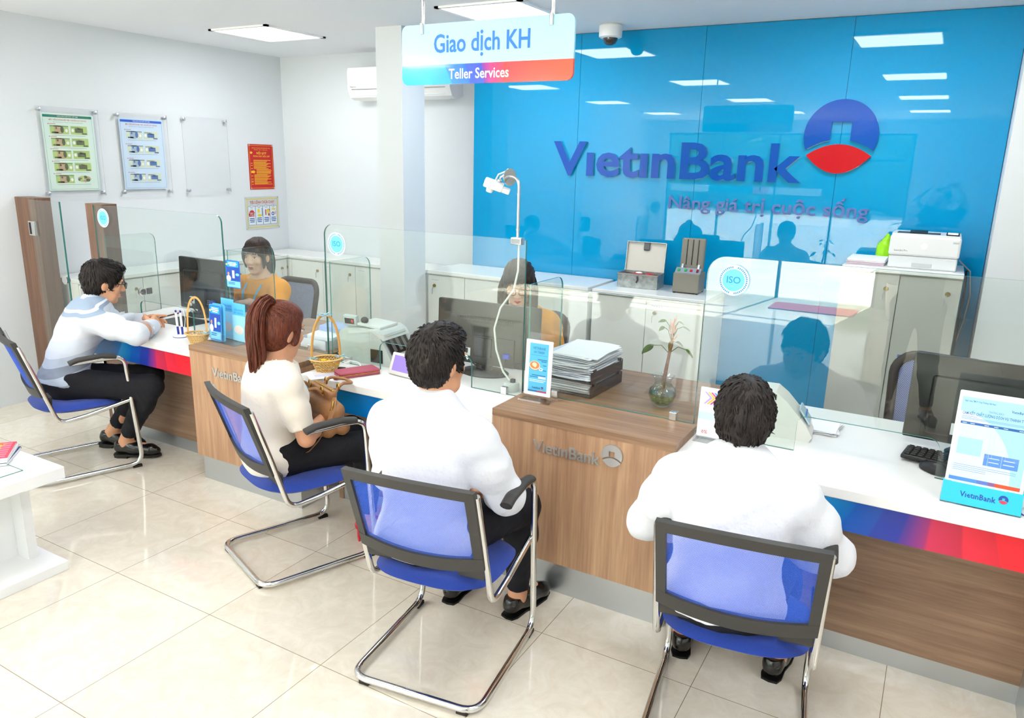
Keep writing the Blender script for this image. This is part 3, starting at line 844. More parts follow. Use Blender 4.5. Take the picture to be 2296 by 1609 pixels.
def make_shoe(root, an, fd, m):
    fd = fd.normalized(); side = fd.cross(Vector((0, 0, 1))).normalized(); up = side.cross(fd)
    H = an + up * -.062 - fd * .035
    f = Field(.0045)
    P = lambda l, x, u: H + fd * l + side * x + up * u
    f.cap(P(.01, 0, .045), P(.06, 0, .045), .036, .036, .02); f.cap(P(.0, 0, .02), P(.10, 0, .02), .034, .036, .02)
    f.cap(P(.08, 0, .02), P(.19, .004, .012), .040, .034, .02); f.cap(P(.19, .004, .012), P(.225, .004, .008), .034, .022, .02)
    V, Q = f.mesh([(P(0, 0, -.012), -up), (P(.03, 0, .060), up, .3)])
    o = skin_obj('shoe', V, Q, m, root)
    s = MB()
    pts = [(-.036, 0), (-.03, .028), (0, .037), (.06, .034), (.12, .042), (.19, .04), (.235, .022), (.25, 0)]
    poly = pts + [(x, -y) for x, y in pts[::-1][1:-1]]
    F = frame(P(0, 0, -.026), fd, -side)
    s.prism(poly, 0, .012, mat('shoe sole', '#0f0d0c', .5), F if F.to_3x3().col[2].dot(up) > 0 else frame(P(0, 0, -.026), fd, side))
    s.prism([(x * .9 if x < 0 else min(x, .055), y) for x, y in poly], -.014, 0, mat('shoe sole', '#0f0d0c', .5), F if F.to_3x3().col[2].dot(up) > 0 else frame(P(0, 0, -.026), fd, side))
    s.build('sole', o)
    return o
# ------------------------------------------------------------------ cantilever visitor chairs
FAB = mat('blue seat fabric', '#1b3fa3', 0.85, bump=.4, bscale=420, sheen=.2)
def mesh_fabric(name, col, hole=.30, sc=300):
    m = bpy.data.materials.new(name); m.use_nodes = True; nt = m.node_tree; b = nt.nodes['Principled BSDF']
    b.inputs['Base Color'].default_value = lin(col); b.inputs['Roughness'].default_value = .6
    tc = nt.nodes.new('ShaderNodeTexCoord'); sp = nt.nodes.new('ShaderNodeSeparateXYZ'); nt.links.new(tc.outputs['Object'], sp.inputs[0])
    w = []
    for a, c in (('X', 1), ('X', -1)):
        s = math_node(nt, 'ADD', sp.outputs['X'], math_node(nt, 'MULTIPLY', sp.outputs['Z'], c))
        w.append(math_node(nt, 'ABSOLUTE', math_node(nt, 'SINE', math_node(nt, 'MULTIPLY', s, sc * PI))))
    h = math_node(nt, 'GREATER_THAN', math_node(nt, 'MULTIPLY', w[0], w[1]), hole)
    al = math_node(nt, 'SUBTRACT', 1.0, math_node(nt, 'MULTIPLY', h, .9))
    nt.links.new(al, b.inputs['Alpha'])
    return m
MESHB = mesh_fabric('blue chair mesh', '#3a70f2', .15, 190)
def make_chair(label):
    t = thing('visitor_chair', label, 'chair', group='blue visitor chairs')
    R = .0125; W = .245
    z0 = .022
    f = MB()
    # one bent tube: back tube down, under the seat
    base = [(-W, .235, .655), (-W, .29, .10), (-W, .285, z0), (-W, -.265, z0), (W, -.265, z0), (W, .285, z0), (W, .29, .10), (W, .235, .655)]
    arm_l = [(-W, -.03, .672), (-W, .12, .678), (-W, .215, .668)]
    arm_r = [(W, .215, .668), (W, .12, .678), (W, -.03, .672)]
    pts = fillet([arm_l[0], arm_l[1], (-W, .232, .672), (-W, .275, z0), (-W, -.265, z0), (W, -.265, z0), (W, .275, z0), (W, .232, .672), arm_r[1], arm_r[2]],
                 [.05, .05, .055, .07, .07, .07, .07, .055, .05, .05], 7)
    f.tube(pts, R, CHROME, 12)
    f.build('base_frame', t, 60)
    for s in (-1, 1):
        b = MB(); w = W - .012
        b.tube(fillet([(s * w, -.262, .80), (s * w, -.20, .60), (s * w, -.125, .345), (s * w, .02, .365), (s * w, .25, .415)], [.1, .1, .06, .1, .1], 7), .0115, CHROME, 12)
        b.build('back_tube', t, 60)
        a = MB()
        a.tube(fillet([(s * W, -.045, .676), (s * W, .0, .690), (s * W, .12, .695), (s * W, .19, .683)], .06, 5), [.017] * 14, GREYP, 12, flat=(.85, 1.35))
        a.build('armrest', t, 50)
        for y in (-.262, .262):
            k = MB(); k.box((s * (W - .055 if y < 0 else W), y + (0 if y < 0 else -.02), .008), (.04 if y < 0 else .018, .018 if y < 0 else .05, .016), BLACKP, .002); k.build('foot', t)
    # seat
    b = bmesh.new(); n = 15
    s = MB(); vs = []; fs = []
    def seat_pt(u, v, top):
        rx = .228; ry = .225
        p = 3.2
        m_ = max((abs(u) ** p + abs(v) ** p) ** (1 / p), 1e-6)
        mm = max(abs(u), abs(v))
        q = mm / m_ if m_ > 1e-5 else 1
        x, y = u * q * rx, v * q * ry + .01
        e = max(0, 1 - mm ** 5)
        z = .405 + .018 * max(0, v) ** 2 * 0 - .014 * (max(0, v) ** 3) + .012 * max(0, -v) ** 2
        return (x, y, z + (.030 * e ** .5 if top else -.026 * e ** .5))
    N = 17
    for top in (1, 0):
        o = len(vs)
        for i in range(N):
            for j in range(N): vs.append(seat_pt(-1 + 2 * i / (N - 1), -1 + 2 * j / (N - 1), top))
        for i in range(N - 1):
            for j in range(N - 1):
                q = [o + i * N + j, o + (i + 1) * N + j, o + (i + 1) * N + j + 1, o + i * N + j + 1]
                fs.append(q if top else q[::-1])
    s.add(vs, fs, FAB); s.build('seat', t, 80)
    # back: curved plan ring
    def bp(u, z, off=0.0):
        """u -1..1 across, z height -> point on the back surface"""
        k = (z - .50) / .32
        w = .232 + .004 * k
        y = -.165 - .105 * k - .028 * (1 - u * u) + off
        return (u * w, y - .012, z)
    ring = MB(); nn = 20
    def band(u0, u1, z0f, z1f, th=.02, nu=14, nz=3):
        vs = []; fs = []
        for o_ in (-th / 2, th / 2):
            base_ = len(vs)
            for i in range(nu + 1):
                u = u0 + (u1 - u0) * i / nu
                for j in range(nz + 1):
                    z = z0f(u) + (z1f(u) - z0f(u)) * j / nz
                    vs.append(bp(u, z, o_))
        S = (nu + 1) * (nz + 1)
        ix = lambda i, j: i * (nz + 1) + j
        for i in range(nu):
            for j in range(nz):
                q = [ix(i, j), ix(i + 1, j), ix(i + 1, j + 1), ix(i, j + 1)]
                fs.append(q); fs.append([S + k for k in q][::-1])
        for i in range(nu):
            for j in (0, nz):
                q = [ix(i, j), ix(i + 1, j), S + ix(i + 1, j), S + ix(i, j)]; fs.append(q if j else q[::-1])
        for j in range(nz):
            for i in (0, nu):
                q = [ix(i, j), ix(i, j + 1), S + ix(i, j + 1), S + ix(i, j)]; fs.append(q[::-1] if i else q)
        return vs, fs
    zt = lambda u: .822 + .012 * (1 - u * u); zb = lambda u: .505 - .022 * (1 - u * u)
    for (u0, u1, a, c, nu) in ((-1, 1, lambda u: zt(u) - .036, zt, 20), (-1, 1, zb, lambda u: zb(u) + .052, 20), (-1, -.87, lambda u: zb(u) + .05, lambda u: zt(u) - .034, 3), (.87, 1, lambda u: zb(u) + .05, lambda u: zt(u) - .034, 3)):
        vs, fs = band(u0, u1, a, c, .024 if nu == 3 else .026, nu); ring.add(vs, fs, GREYP)
    for sgn in (-1, 1):
        ring.box((sgn * .175, -.155, .478), (.10, .03, .05), GREYP, .008)
    ring.build('back_frame', t, 45)
    vs, fs = band(-.9, .9, lambda u: zb(u) + .045, lambda u: zt(u) - .03, .002, 20, 6)
    ms = MB(); ms.add(vs, fs, MESHB); ms.build('back_mesh', t, 60)
    return t
c3 = make_chair('blue mesh visitor chair under the person before the coffee card')
c3.location = (-1.40, 2.035, 0); c3.rotation_euler.z = math.radians(8.0)
dup(c3, (-.405, 2.235, 0), math.radians(8), 'blue mesh visitor chair under the person at the notice stand desk')
dup(c3, (-2.43, 2.305, 0), math.radians(-21), 'blue mesh visitor chair under the person with the ponytail')
dup(c3, (-4.25, 2.37, 0), math.radians(-19), 'blue mesh visitor chair under the person in glasses')
# ------------------------------------------------------------------ people
def seated(lean=(.0, .0, .0), hip_z=.50, sp=(.155, .18, .165), sh_w=.165, turn=0.0, head_rot=(0, 0, 0), head_off=(0, .012, .135), knees=None, ankles=None, el=None, wr=None, hints=None, hipw=.085, sh_h=.5, l1=.262, l2=.235, tilt=0.0):
    J = {}
    p = Vector((0, 0, hip_z)); J['pelvis'] = p; J['pelvis_rot'] = (-lean[0] * .5, 0, 0)
    def up(a, L, t=0): return Vector((math.sin(t) * L, math.sin(a) * L, math.cos(a) * L))
    w = p + up(lean[0], sp[0], tilt); c = w + up(lean[1], sp[1], tilt); n = c + up(lean[2], sp[2], tilt)
    J['waist'], J['chest'], J['neck'] = w, c, n
    J['waist_rot'] = (-(lean[0] + lean[1]) / 2, 0, 0); J['chest_rot'] = (-(lean[1] + lean[2]) / 2, 0, turn)
    Rz = Matrix.Rotation(turn, 3, 'Z')
    s0 = c + (n - c) * sh_h
    J['sh_l'] = s0 + Rz @ Vector((-sh_w, 0, 0)); J['sh_r'] = s0 + Rz @ Vector((sh_w, 0, 0))
    J['head'] = n + Vector(head_off); J['head_rot'] = head_rot
    for i, s in enumerate('lr'):
        sg = -1 if s == 'l' else 1
        J['hip_' + s] = p + Vector((sg * hipw, .02, .0))
        J['kn_' + s] = Vector(knees[i]) if knees else Vector((sg * .11, .42, hip_z + .0))
        J['an_' + s] = Vector(ankles[i]) if ankles else Vector((sg * .11, .42, .085))
        sh = J['sh_' + s]
        h = Vector(hints[i]) if hints else Vector((sg * .5, -.3, -1))
        e, wv = two_bone(sh, wr[i], l1, l2, h)
        J['el_' + s], J['wr_' + s] = e, wv
    return J
def hair_shell(root, M, m, style, seed=1, vol=1.0, name='hair', strands=500, slen=.04):
    R3 = M.to_3x3(); rnd = random.Random(seed)
    P = lambda x, y, z: M @ Vector((x, y, z))
    f = Field(.0045)
    f.ell(P(0, -.020, .044), (.083 * vol, .101 * vol, .090 * vol), R3, .01)
    f.ell(P(0, -.045, .0), (.078 * vol, .070 * vol, .092), R3, .03)
    if style == 'man':
        f.ell(P(0, .03, .098), (.062, .062, .034), R3, .03)
        for s in (-1, 1): f.ell(P(s * .073, .018, .012), (.010, .020, .036), R3, .012)
    elif style in ('pony', 'bun', 'long'):
        f.ell(P(0, .010, .085), (.066, .074, .044), R3, .03)
        for s in (-1, 1): f.ell(P(s * .072, .015, .0), (.012, .030, .055), R3, .02)
    # face opening
    f.ell(P(0, .125, -.045), (.098, .085, .118), R3, .012, sub=True)
    for s in (-1, 1): f.ell(P(s * .088, .0, -.020), (.018, .022, .036), R3, .006, sub=True)
    f.ell(P(0, .03, -.15), (.11, .11, .10), R3, .01, sub=True)
    r = np.random.RandomState(seed)
    Rn = np.array(R3); o = np.array(M.translation)
    K = r.normal(size=(6, 3)) * np.array([95, 60, 45]); ph = r.uniform(0, 6, 6)
    V, Q = f.mesh([(P(0, -.05, -.092), M.to_3x3() @ Vector((0, -.25, -1)))])
    loc = (V - o) @ Rn
    d = sum(np.sin(loc @ K[i] + ph[i]) for i in range(6)) / 6
    V = V + vnormals(V, Q) * (d * .0045)[:, None]
    h = skin_obj(name, V, Q, m, root)
    # loose locks over the shell
    b = MB(); N = vnormals(V, Q)
    n_try = 0
    idx = r.choice(len(V), strands)
    for i in idx:
        p = Vector(V[i]); nn = Vector(N[i]); l = M.inverted() @ p
        if l.z < -.07: continue
        crown = M @ Vector((.01, -.055, .125)) - M.translation
        away = (p - (M @ Vector((.01, -.06, .12)))); away = away - nn * away.dot(nn)
        if away.length < 1e-4: continue
        away.normalize(); sw = nn.cross(away)
        d = (away + sw * rnd.uniform(-.1, .4) + nn * rnd.uniform(.03, .2)).normalized(); L = slen * rnd.uniform(.6, 1.2)
        q1 = p + d * L * .5; q2 = p + d * L - nn * L * .28
        b.tube([p - nn * .003, q1, q2], [.0034, .0028, .0006], m, 4, flat=(1, 1.3))
    b.build('locks', h, 60)
    return h
def lock_bundle(root, guide, radii, m, n=90, seed=2, r0=.0045, name='ponytail', flat=(1, 1), wave=.006, parent=None):
    rnd = random.Random(seed); G = [Vector(g) for g in guide]
    # resample guide
    b = MB(); S = 12
    def at(t):
        x = t * (len(G) - 1); i = min(int(x), len(G) - 2); u = x - i
        p0, p1, p2, p3 = G[max(i - 1, 0)], G[i], G[i + 1], G[min(i + 2, len(G) - 1)]
        return .5 * ((2 * p1) + (p2 - p0) * u + (2 * p0 - 5 * p1 + 4 * p2 - p3) * u * u + (3 * p1 - p0 - 3 * p2 + p3) * u ** 3)
    def rad(t):
        x = t * (len(radii) - 1); i = min(int(x), len(radii) - 2); u = x - i
        return radii[i] * (1 - u) + radii[i + 1] * u
    core = [at(k / S) for k in range(S + 1)]
    b.tube(core, [max(rad(k / S) * .8, .002) for k in range(S + 1)], m, 12, flat=flat)
    for q in range(n):
        a = rnd.uniform(0, 2 * PI); rr = rnd.uniform(.6, 1.0); e = rnd.uniform(.82, 1.0); w0 = rnd.uniform(0, 6)
        pts = []; rs = []
        for k in range(S + 1):
            t = k / S * e; p = at(t); d = (at(min(t + .02, 1)) - at(max(t - .02, 0))).normalized()
            u = d.orthogonal() if k == 0 else (u - d * u.dot(d)); u.normalize(); v = d.cross(u)
            aa = a + .25 * math.sin(3 * t + w0)
            pts.append(p + (u * math.cos(aa) * flat[0] + v * math.sin(aa) * flat[1]) * rad(t) * rr + u * wave * math.sin(9 * t + w0)); rs.append(r0 * (1 - .75 * max(0, t - .55) / .45))
        b.tube(pts, rs, m, 5)
    return b.build(name, parent or root, 60)
def glasses(root, M, m, w=.032):
    g = MB(); P = lambda x, y, z: M @ Vector((x, y, z))
    for s in (-1, 1):
        ring = [(s * .034 + x, z) for x, z in rrect(.050, .032, .010, 3)]
        g.tube([P(x, .111 - .10 * abs(x) ** 1.6 * 4, z + .004) for x, z in ring], .0021, m, 6, closed=True)
        g.tube([P(s * .060, .098, .012), P(s * .076, .07, .012), P(s * .081, -.005, .008), P(s * .079, -.03, -.012)], .0022, m, 6)
    g.tube([P(-.010, .112, .008), P(0, .114, .010), P(.010, .112, .008)], .0018, m, 6)
    return g.build('glasses', root, 60)
def collar(root, J, m, r=.064, h=.044, open_=.5, tiltx=-.35, lift=.010):
    """folded shirt collar round the neck"""
    n = Vector(J['neck']); ax = (Vector(J['head']) + Vector((0, -.02, -.04)) - n).normalized()
    c = MB(); T = Matrix.Translation(n + ax * lift) @ Vector((0, 0, 1)).rotation_difference(ax).to_matrix().to_4x4()
    vs = []; fs = []; K = 30
    prof = [(r * .90, -.02), (r * .88, h * .6), (r * .92, h), (r * 1.02, h * .98), (r * 1.24, h * .55), (r * 1.50, h * .08), (r * 1.66, -h * .30), (r * 1.60, -h * .36), (r * 1.05, h * .2)]
    for k in range(K + 1):
        a = PI / 2 + open_ / 2 + (2 * PI - open_) * k / K
        fr_ = .5 + .5 * math.sin(a)          # front
        for (rr, z) in prof: vs.append((rr * math.cos(a), rr * 1.02 * math.sin(a), z - .022 * fr_ * (1 if z > 0 else 1.4)))
    L = len(prof)
    for k in range(K):
        for j in range(L): fs.append([k * L + j, (k + 1) * L + j, (k + 1) * L + (j + 1) % L, k * L + (j + 1) % L])
    fs.append(list(range(L))); fs.append([K * L + j for j in range(L)][::-1])
    c.add(vs, fs, m, T)
    o = c.build('collar', root, 50)
    return o
COTTON = mat('white cotton shirt', '#e9ebf1', .75, bump=.25, bscale=60)
NAVY = mat('black navy trousers', '#11121a', .85, bump=.2, bscale=300)
BLKHAIR = hair_mat('black hair', '#0b0807', '#261b16')
REDHAIR = hair_mat('reddish brown hair', '#3a150c', '#7a3a22')
DKHAIR = hair_mat('dark brown hair', '#120a08', '#3a231b')


def WL(loc, rz, p):
    """world point -> the person's own frame"""
    return (Matrix.Translation(loc) @ Matrix.Rotation(rz, 4, 'Z')).inverted() @ Vector(p)
def bangs(root, M, m, seed=1, low=.030, n=70):
    b = MB(); r = random.Random(seed)
    for k in range(n):
        u = -1 + 2 * (k + .5) / n; x = u * .066
        y = .094 - .030 * u * u
        zl = low + r.uniform(-.006, .008) - .022 * abs(u) ** 3
        dx = r.uniform(-.006, .006)
        b.tube([M @ Vector((x * .55, .055, .118 - .02 * u * u)), M @ Vector((x * .85, y - .012, .095 - .02 * u * u)), M @ Vector((x, y + .006, .066)), M @ Vector((x + dx, y + .008, zl))], [.004, .0046, .0042, .0008], m, 5)
    return b.build('fringe', root, 60)

# man in white shirt before the coffee card
LOC, RZ = (-1.462, 1.985, 0), math.radians(4)
J = seated(lean=(.02, .14, .26), sh_w=.172, turn=0, head_rot=(-.10, 0, -.20), head_off=(.004, .030, .150), sp=(.15, .17, .155), sh_h=.42,
           knees=((-.13, .40, .47), (.19, .42, .48)), ankles=((-.10, .40, .085), (.18, .42, .085)), wr=((-.05, .27, .58), (.12, .31, .57)), hints=((-1.0, -.35, -.7), (1.0, -.3, -.75)))
hk = dict(l=dict(fwd=(.8, .45, -.2), nrm=(-.2, .5, .9), side=1, curl=.4), r=dict(fwd=(-.8, .45, -.2), nrm=(.2, .5, .9), side=-1, curl=.4))
J['ft_l'] = (0, 1, 0); J['ft_r'] = (.25, 1, 0)
r3, H3 = person('person in white shirt and dark trousers, back to us, seated before the coffee card', LOC, RZ, J, shirt=COTTON, trousers=NAVY, cuffs=(1.95, 1.95), hem=-.3, sleeve_fit=.021, build=1.04, trouser_end=.93, hand_kw=hk, neck_cut=None)
hair_shell(r3, H3, BLKHAIR, 'man', 3, 1.03, strands=900, slen=.030); collar(r3, J, COTTON)
# man in white shirt by the notice stand
LOC, RZ = (-.445, 2.165, 0), math.radians(7)
J = seated(lean=(.16, .30, .40), sh_w=.176, head_rot=(-.26, 0, .12), head_off=(-.004, .045, .118), sp=(.135, .155, .14), sh_h=.36,
           knees=((-.16, .40, .47), (.16, .41, .47)), ankles=((-.16, .40, .085), (.18, .40, .085)), wr=((-.10, .32, .57), (.12, .32, .57)), hints=((-1.2, -.25, -.6), (1.2, -.2, -.6)))
J['ft_l'] = (-.1, 1, 0); J['ft_r'] = (.2, 1, 0)
r4, H4 = person('person in white shirt, back to us, seated at the desk with the notice stand', LOC, RZ, J, shirt=COTTON, trousers=NAVY, cuffs=(1.95, 1.95), hem=-.3, sleeve_fit=.021, build=1.06, trouser_end=.93, hand_kw=hk, noise_seed=11, neck_cut=None)
hair_shell(r4, H4, BLKHAIR, 'man', 8, 1.05, strands=900, slen=.030); collar(r4, J, COTTON)

# man in glasses leaning on the left desk
def stripes():
    m = bpy.data.materials.new('pale striped shirt cloth'); m.use_nodes = True; nt = m.node_tree; b = nt.nodes['Principled BSDF']
    tc = nt.nodes.new('ShaderNodeTexCoord'); sp_ = nt.nodes.new('ShaderNodeSeparateXYZ'); nt.links.new(tc.outputs['Object'], sp_.inputs[0])
    z = math_node(nt, 'ADD', sp_.outputs['Z'], math_node(nt, 'MULTIPLY', sp_.outputs['Y'], -.25))
    u = math_node(nt, 'DIVIDE', math_node(nt, 'SUBTRACT', z, .40), .60)
    A, B_, C_ = '#d3dae6', '#98a1b0', '#b7c2d2'
    r = ramp_node(nt, [(0, C_), (.14, B_), (.22, C_), (.30, '#8790a0'), (.38, C_), (.46, A), (.60, '#dcdfe6'), (.74, A), (.795, '#94a6bd'), (.825, '#e6ebf2'), (.845, '#9aabc0'), (.93, C_)], 'CONSTANT')
    nt.links.new(u, r.inputs['Fac']); nt.links.new(r.outputs['Color'], b.inputs['Base Color']); b.inputs['Roughness'].default_value = .75
    return m
STRIPE = stripes()
LOC, RZ = (-4.30, 2.355, 0), math.radians(-16)
q = lambda *p: WL(LOC, RZ, p)
J = seated(lean=(.30, .50, .62), sp=(.155, .18, .16), sh_w=.172, sh_h=.5, turn=-.15, head_rot=(-.22, 0, -.12), head_off=(.0, .05, .118), 
           knees=(q(-4.05, 2.74, .49), q(-3.89, 2.62, .48)), ankles=(q(-4.36, 2.64, .10), q(-4.14, 2.585, .10)), wr=(q(-4.19, 2.80, .805), q(-3.965, 2.72, .81)), hints=((-1, .2, -.4), (1, .15, -.15)), l1=.275, l2=.235)
f_ = (Matrix.Rotation(-RZ, 3, 'Z') @ Vector((.8, .45, 0))); J['ft_r'] = f_; J['ft_l'] = Matrix.Rotation(-RZ, 3, 'Z') @ Vector((.75, .5, -.1))
wv = lambda *p: Matrix.Rotation(-RZ, 3, 'Z') @ Vector(p)
hk1 = dict(l=dict(fwd=wv(.72, .62, .12), nrm=wv(-.45, .45, .75), side=1, curl=.28, bends=(.12, .35, .5, .6), thumb=.2), r=dict(fwd=wv(-.55, .78, .18), nrm=wv(.70, .45, .45), side=-1, curl=.72, thumb=.3))
r1, H1 = person('person in glasses and pale striped shirt leaning on the left desk, hands clasped', LOC, RZ, J, shirt=STRIPE, trousers=NAVY, cuffs=(1.02, 1.14), hem=.05, sleeve_fit=.018, build=1.0, trouser_end=.86, hand_kw=hk1, fold=.007, neck_cut=None)
hair_shell(r1, H1, BLKHAIR, 'man', 5, 1.05, strands=900, slen=.036); collar(r1, J, mat('pale blue collar', '#d5e2f3', .75))
glasses(r1, H1, BLACKP)
e_, w_ = Vector(J['el_l']), Vector(J['wr_l']); ax = (w_ - e_).normalized(); wp = w_ - ax * .02
k = MB(); T = Matrix.Translation(wp) @ Vector((0, 0, 1)).rotation_difference(ax).to_matrix().to_4x4()
k.lathe([(.031, -.011), (.034, -.010), (.034, .010), (.031, .011)], STEEL, 20, M=T); k.box((0, -.034, 0), (.030, .010, .030), STEEL, .004, M=T); k.build('wrist_watch', r1, 40)
for s, sg in (('el_r', 'wr_r'),):
    e_, w_ = Vector(J[s]), Vector(J[sg]); ax = (w_ - e_).normalized(); T = Matrix.Translation(e_ + ax * .025) @ Vector((0, 0, 1)).rotation_difference(ax).to_matrix().to_4x4()
    k = MB(); k.lathe([(.050, -.035), (.060, -.032), (.061, .012), (.055, .018), (.047, .012)], mat('pale blue collar', '#d5e2f3', .75), 24, M=T); k.build('rolled_cuff', r1, 60)

# ponytailed woman with the bag on her lap
LOC, RZ = (-2.50, 2.245, 0), math.radians(-24)
q = lambda *p: WL(LOC, RZ, p)
J = seated(lean=(-.02, .10, .22), sp=(.14, .155, .14), sh_w=.150, sh_h=.42, head_rot=(-.16, .0, .30), head_off=(.0, .032, .120),
           knees=((-.07, .42, .50), (.10, .43, .48)), ankles=((-.02, .46, .12), (.12, .40, .11)), wr=((-.06, .24, .66), (.05, .23, .64)), hints=((-1.3, -.35, -.8), (1.0, -.5, -1)), l1=.25, l2=.215, hipw=.08)
hk2 = dict(l=dict(fwd=(.55, .8, .1), nrm=(-.6, .1, .7), side=1, curl=.5), r=dict(fwd=(-.45, .85, .1), nrm=(.7, .1, .7), side=-1, curl=.5))
J['ft_l'] = (.1, 1, -.4); J['ft_r'] = (.2, 1, -.4)
CREAM = mat('cream cotton top', '#f0e6d8', .8, bump=.2, bscale=60); JEANS = mat('black denim', '#15161a', .85, bump=.3, bscale=250, var=.35, vscale=14)
r2, H2 = person('person with reddish ponytail, cream short-sleeved top and black jeans, bag on their lap', LOC, RZ, J, female=True, shirt=CREAM, trousers=JEANS, cuffs=(.80, .80), hem=-.55, build=1.0, trouser_end=.90, hand_kw=hk2, shoes=False, fold=.005, sleeve_fit=.016)
hair_shell(r2, H2, REDHAIR, 'pony', 4, 1.03, strands=0)
P2 = lambda x, y, z: H2 @ Vector((x, y, z))
G = [P2(0, -.060, .118), P2(0, -.102, .126), P2(0, -.138, .080), P2(0, -.138, -.01), P2(.0, -.122, -.09), P2(-.01, -.108, -.16), P2(-.02, -.115, -.225)]
k = MB(); tie = Vector((0, -.094, .118)); rr_ = random.Random(5)
for q in range(150):
    a = rr_.uniform(-PI, PI); e = rr_.uniform(-.35, 1.2)
    d0 = Vector((math.sin(a) * math.cos(e), math.cos(a) * math.cos(e), math.sin(e))); c0 = Vector((0, -.020, .044))
    if d0.y > .55 and d0.z < .35 or (abs(d0.x) > .8 and d0.z < .1 and d0.y > -.3): continue
    d1 = (tie - c0).normalized(); pts = []
    for j in range(7):
        d = d0.lerp(d1, j / 6).normalized(); pts.append(H2 @ (c0 + Vector((d.x * .0862, d.y * .1045, d.z * .0935))))
    k.tube(pts, [.0012, .0034, .004, .004, .004, .0036, .003], REDHAIR, 5)
k.build('combed_hair', r2, 60)
lock_bundle(r2, G, [.018, .034, .044, .047, .046, .040, .008], REDHAIR, 200, 6, .0042, 'ponytail', (1.05, .85), .005)
k = MB(); k.tube([P2(.022 * math.cos(a), -.092 + .012 * math.sin(a), .130 + .020 * math.sin(a)) for a in np.linspace(0, 2 * PI, 14)[:-1]], .0035, mat('mustard hair tie', '#c79a3c', .6), 6, closed=True); k.build('hair_tie', r2, 60)
REDSH = mat('red shoe leather', '#c8142a', .25, coat=.4)
for s in 'lr':
    an = Vector(J['an_' + s]); fd = Vector(J['ft_' + s]); fd.z = 0; fd.normalize(); sd = fd.cross(Vector((0, 0, 1)))
    f = Field(.004); P = lambda l, x, z: Vector((an.x, an.y, 0)) + fd * l + sd * x + Vector((0, 0, z))
    f.cap(P(-.03, 0, .085), P(.03, 0, .070), .030, .026, .02); f.cap(P(.03, 0, .055), P(.12, 0, .026), .026, .033, .02); f.cap(P(.12, 0, .024), P(.18, 0, .016), .032, .014, .02)
    V, Q = f.mesh([(P(0, 0, .105), (0, 0, 1))]); so = skin_obj('shoe', V, Q, REDSH, r2)
    hm = MB(); hm.tube([P(-.035, 0, .06), P(-.042, 0, .03), P(-.040, 0, .0)], [.016, .008, .006], REDSH, 10); hm.build('heel', so, 60)

# tellers in yellow blouses
MUST = mat('mustard blouse cloth', '#e89a12', .75, bump=.2, bscale=80)
LOC, RZ = (-4.215, 3.83, 0), PI + .12
J = seated(lean=(.04, .12, .20), sp=(.145, .16, .15), sh_w=.152, sh_h=.5, head_rot=(-.05, 0, .16), head_off=(0, .028, .140), hip_z=.51,
           wr=((-.10, .30, .825), (.13, .33, .825)), hints=((-1, -.3, -.8), (1, -.3, -.8)), l1=.245, l2=.215, knees=((-.1, .40, .49), (.1, .40, .49)), hipw=.08)
hk3 = dict(l=dict(fwd=(.4, .9, -.05), nrm=(0, 0, 1), side=1, curl=.2), r=dict(fwd=(-.4, .9, -.05), nrm=(0, 0, 1), side=-1, curl=.2))
t1, G1 = person('person in mustard blouse with blue lanyard, hair tied back, seated behind the left desk', LOC, RZ, J, skin=SKINP, female=True, shirt=MUST, trousers=NAVY, cuffs=(.98, .98), hem=-.3, hand_kw=hk3, puff=1, noise_seed=21, trouser_end=.9)
hair_shell(t1, G1, DKHAIR, 'bun', 9, 1.03, strands=60, slen=.02); bangs(t1, G1, DKHAIR, 3, .038)
for sg in (-1, 1): lock_bundle(t1, [G1 @ Vector(p) for p in ((sg * .066, .035, .075), (sg * .077, .045, .02), (sg * .074, .040, -.04), (sg * .068, .036, -.075))], [.010, .010, .008, .003], DKHAIR, 26, 30 + sg, .0028, 'side_lock', (1, .9), .003)
lock_bundle(t1, [G1 @ Vector(p) for p in ((0, -.10, .05), (-.01, -.135, .02), (-.03, -.125, -.06), (-.035, -.10, -.15), (-.04, -.09, -.22))], [.028, .034, .032, .026, .006], DKHAIR, 90, 8, .004, 'ponytail')
LANY = mat('blue lanyard', '#5aa9d6', .6)
n_ = Vector(J['neck']); c_ = Vector(J['chest'])
k = MB()
for s in (-1, 1):
    k.tube([n_ + Vector((s * .060, -.03, .02)), n_ + Vector((s * .066, .035, -.005)), c_ + Vector((s * .062, .156, .05)), c_ + Vector((s * .03, .190, -.05)), c_ + Vector((s * .004, .180, -.13))], [.008] * 5, LANY, 6, flat=(.25, 1.2))
k.build('lanyard', t1, 60)
k = MB(); k.box(c_ + Vector((-.058, .160, -.045)), (.05, .006, .014), mat('name badge', '#dff0ee', .4), .001); k.build('name_badge', t1)
LOC, RZ = (-2.05, 3.76, 0), PI + .22
J = seated(lean=(.06, .14, .26), sp=(.155, .17, .155), sh_w=.155, sh_h=.5, head_rot=(-.34, 0, .24), head_off=(0, .052, .142), hip_z=.525,
           wr=((-.09, .30, .80), (.09, .30, .80)), hints=((-1, -.3, -.8), (1, -.3, -.8)), l1=.245, l2=.215, knees=((-.1, .40, .49), (.1, .40, .49)), hipw=.08)
t2, G2 = person('person in mustard blouse and glasses, long dark hair, looking down behind the middle desk', LOC, RZ, J, skin=SKINP, female=True, shirt=MUST, trousers=NAVY, cuffs=(.98, .98), hem=-.3, hand_kw=hk3, puff=1, noise_seed=27, trouser_end=.9, lips=LIPRED, closed=True)
hair_shell(t2, G2, DKHAIR, 'long', 12, 1.04, strands=60, slen=.02); bangs(t2, G2, DKHAIR, 5, .046); glasses(t2, G2, BLACKP)
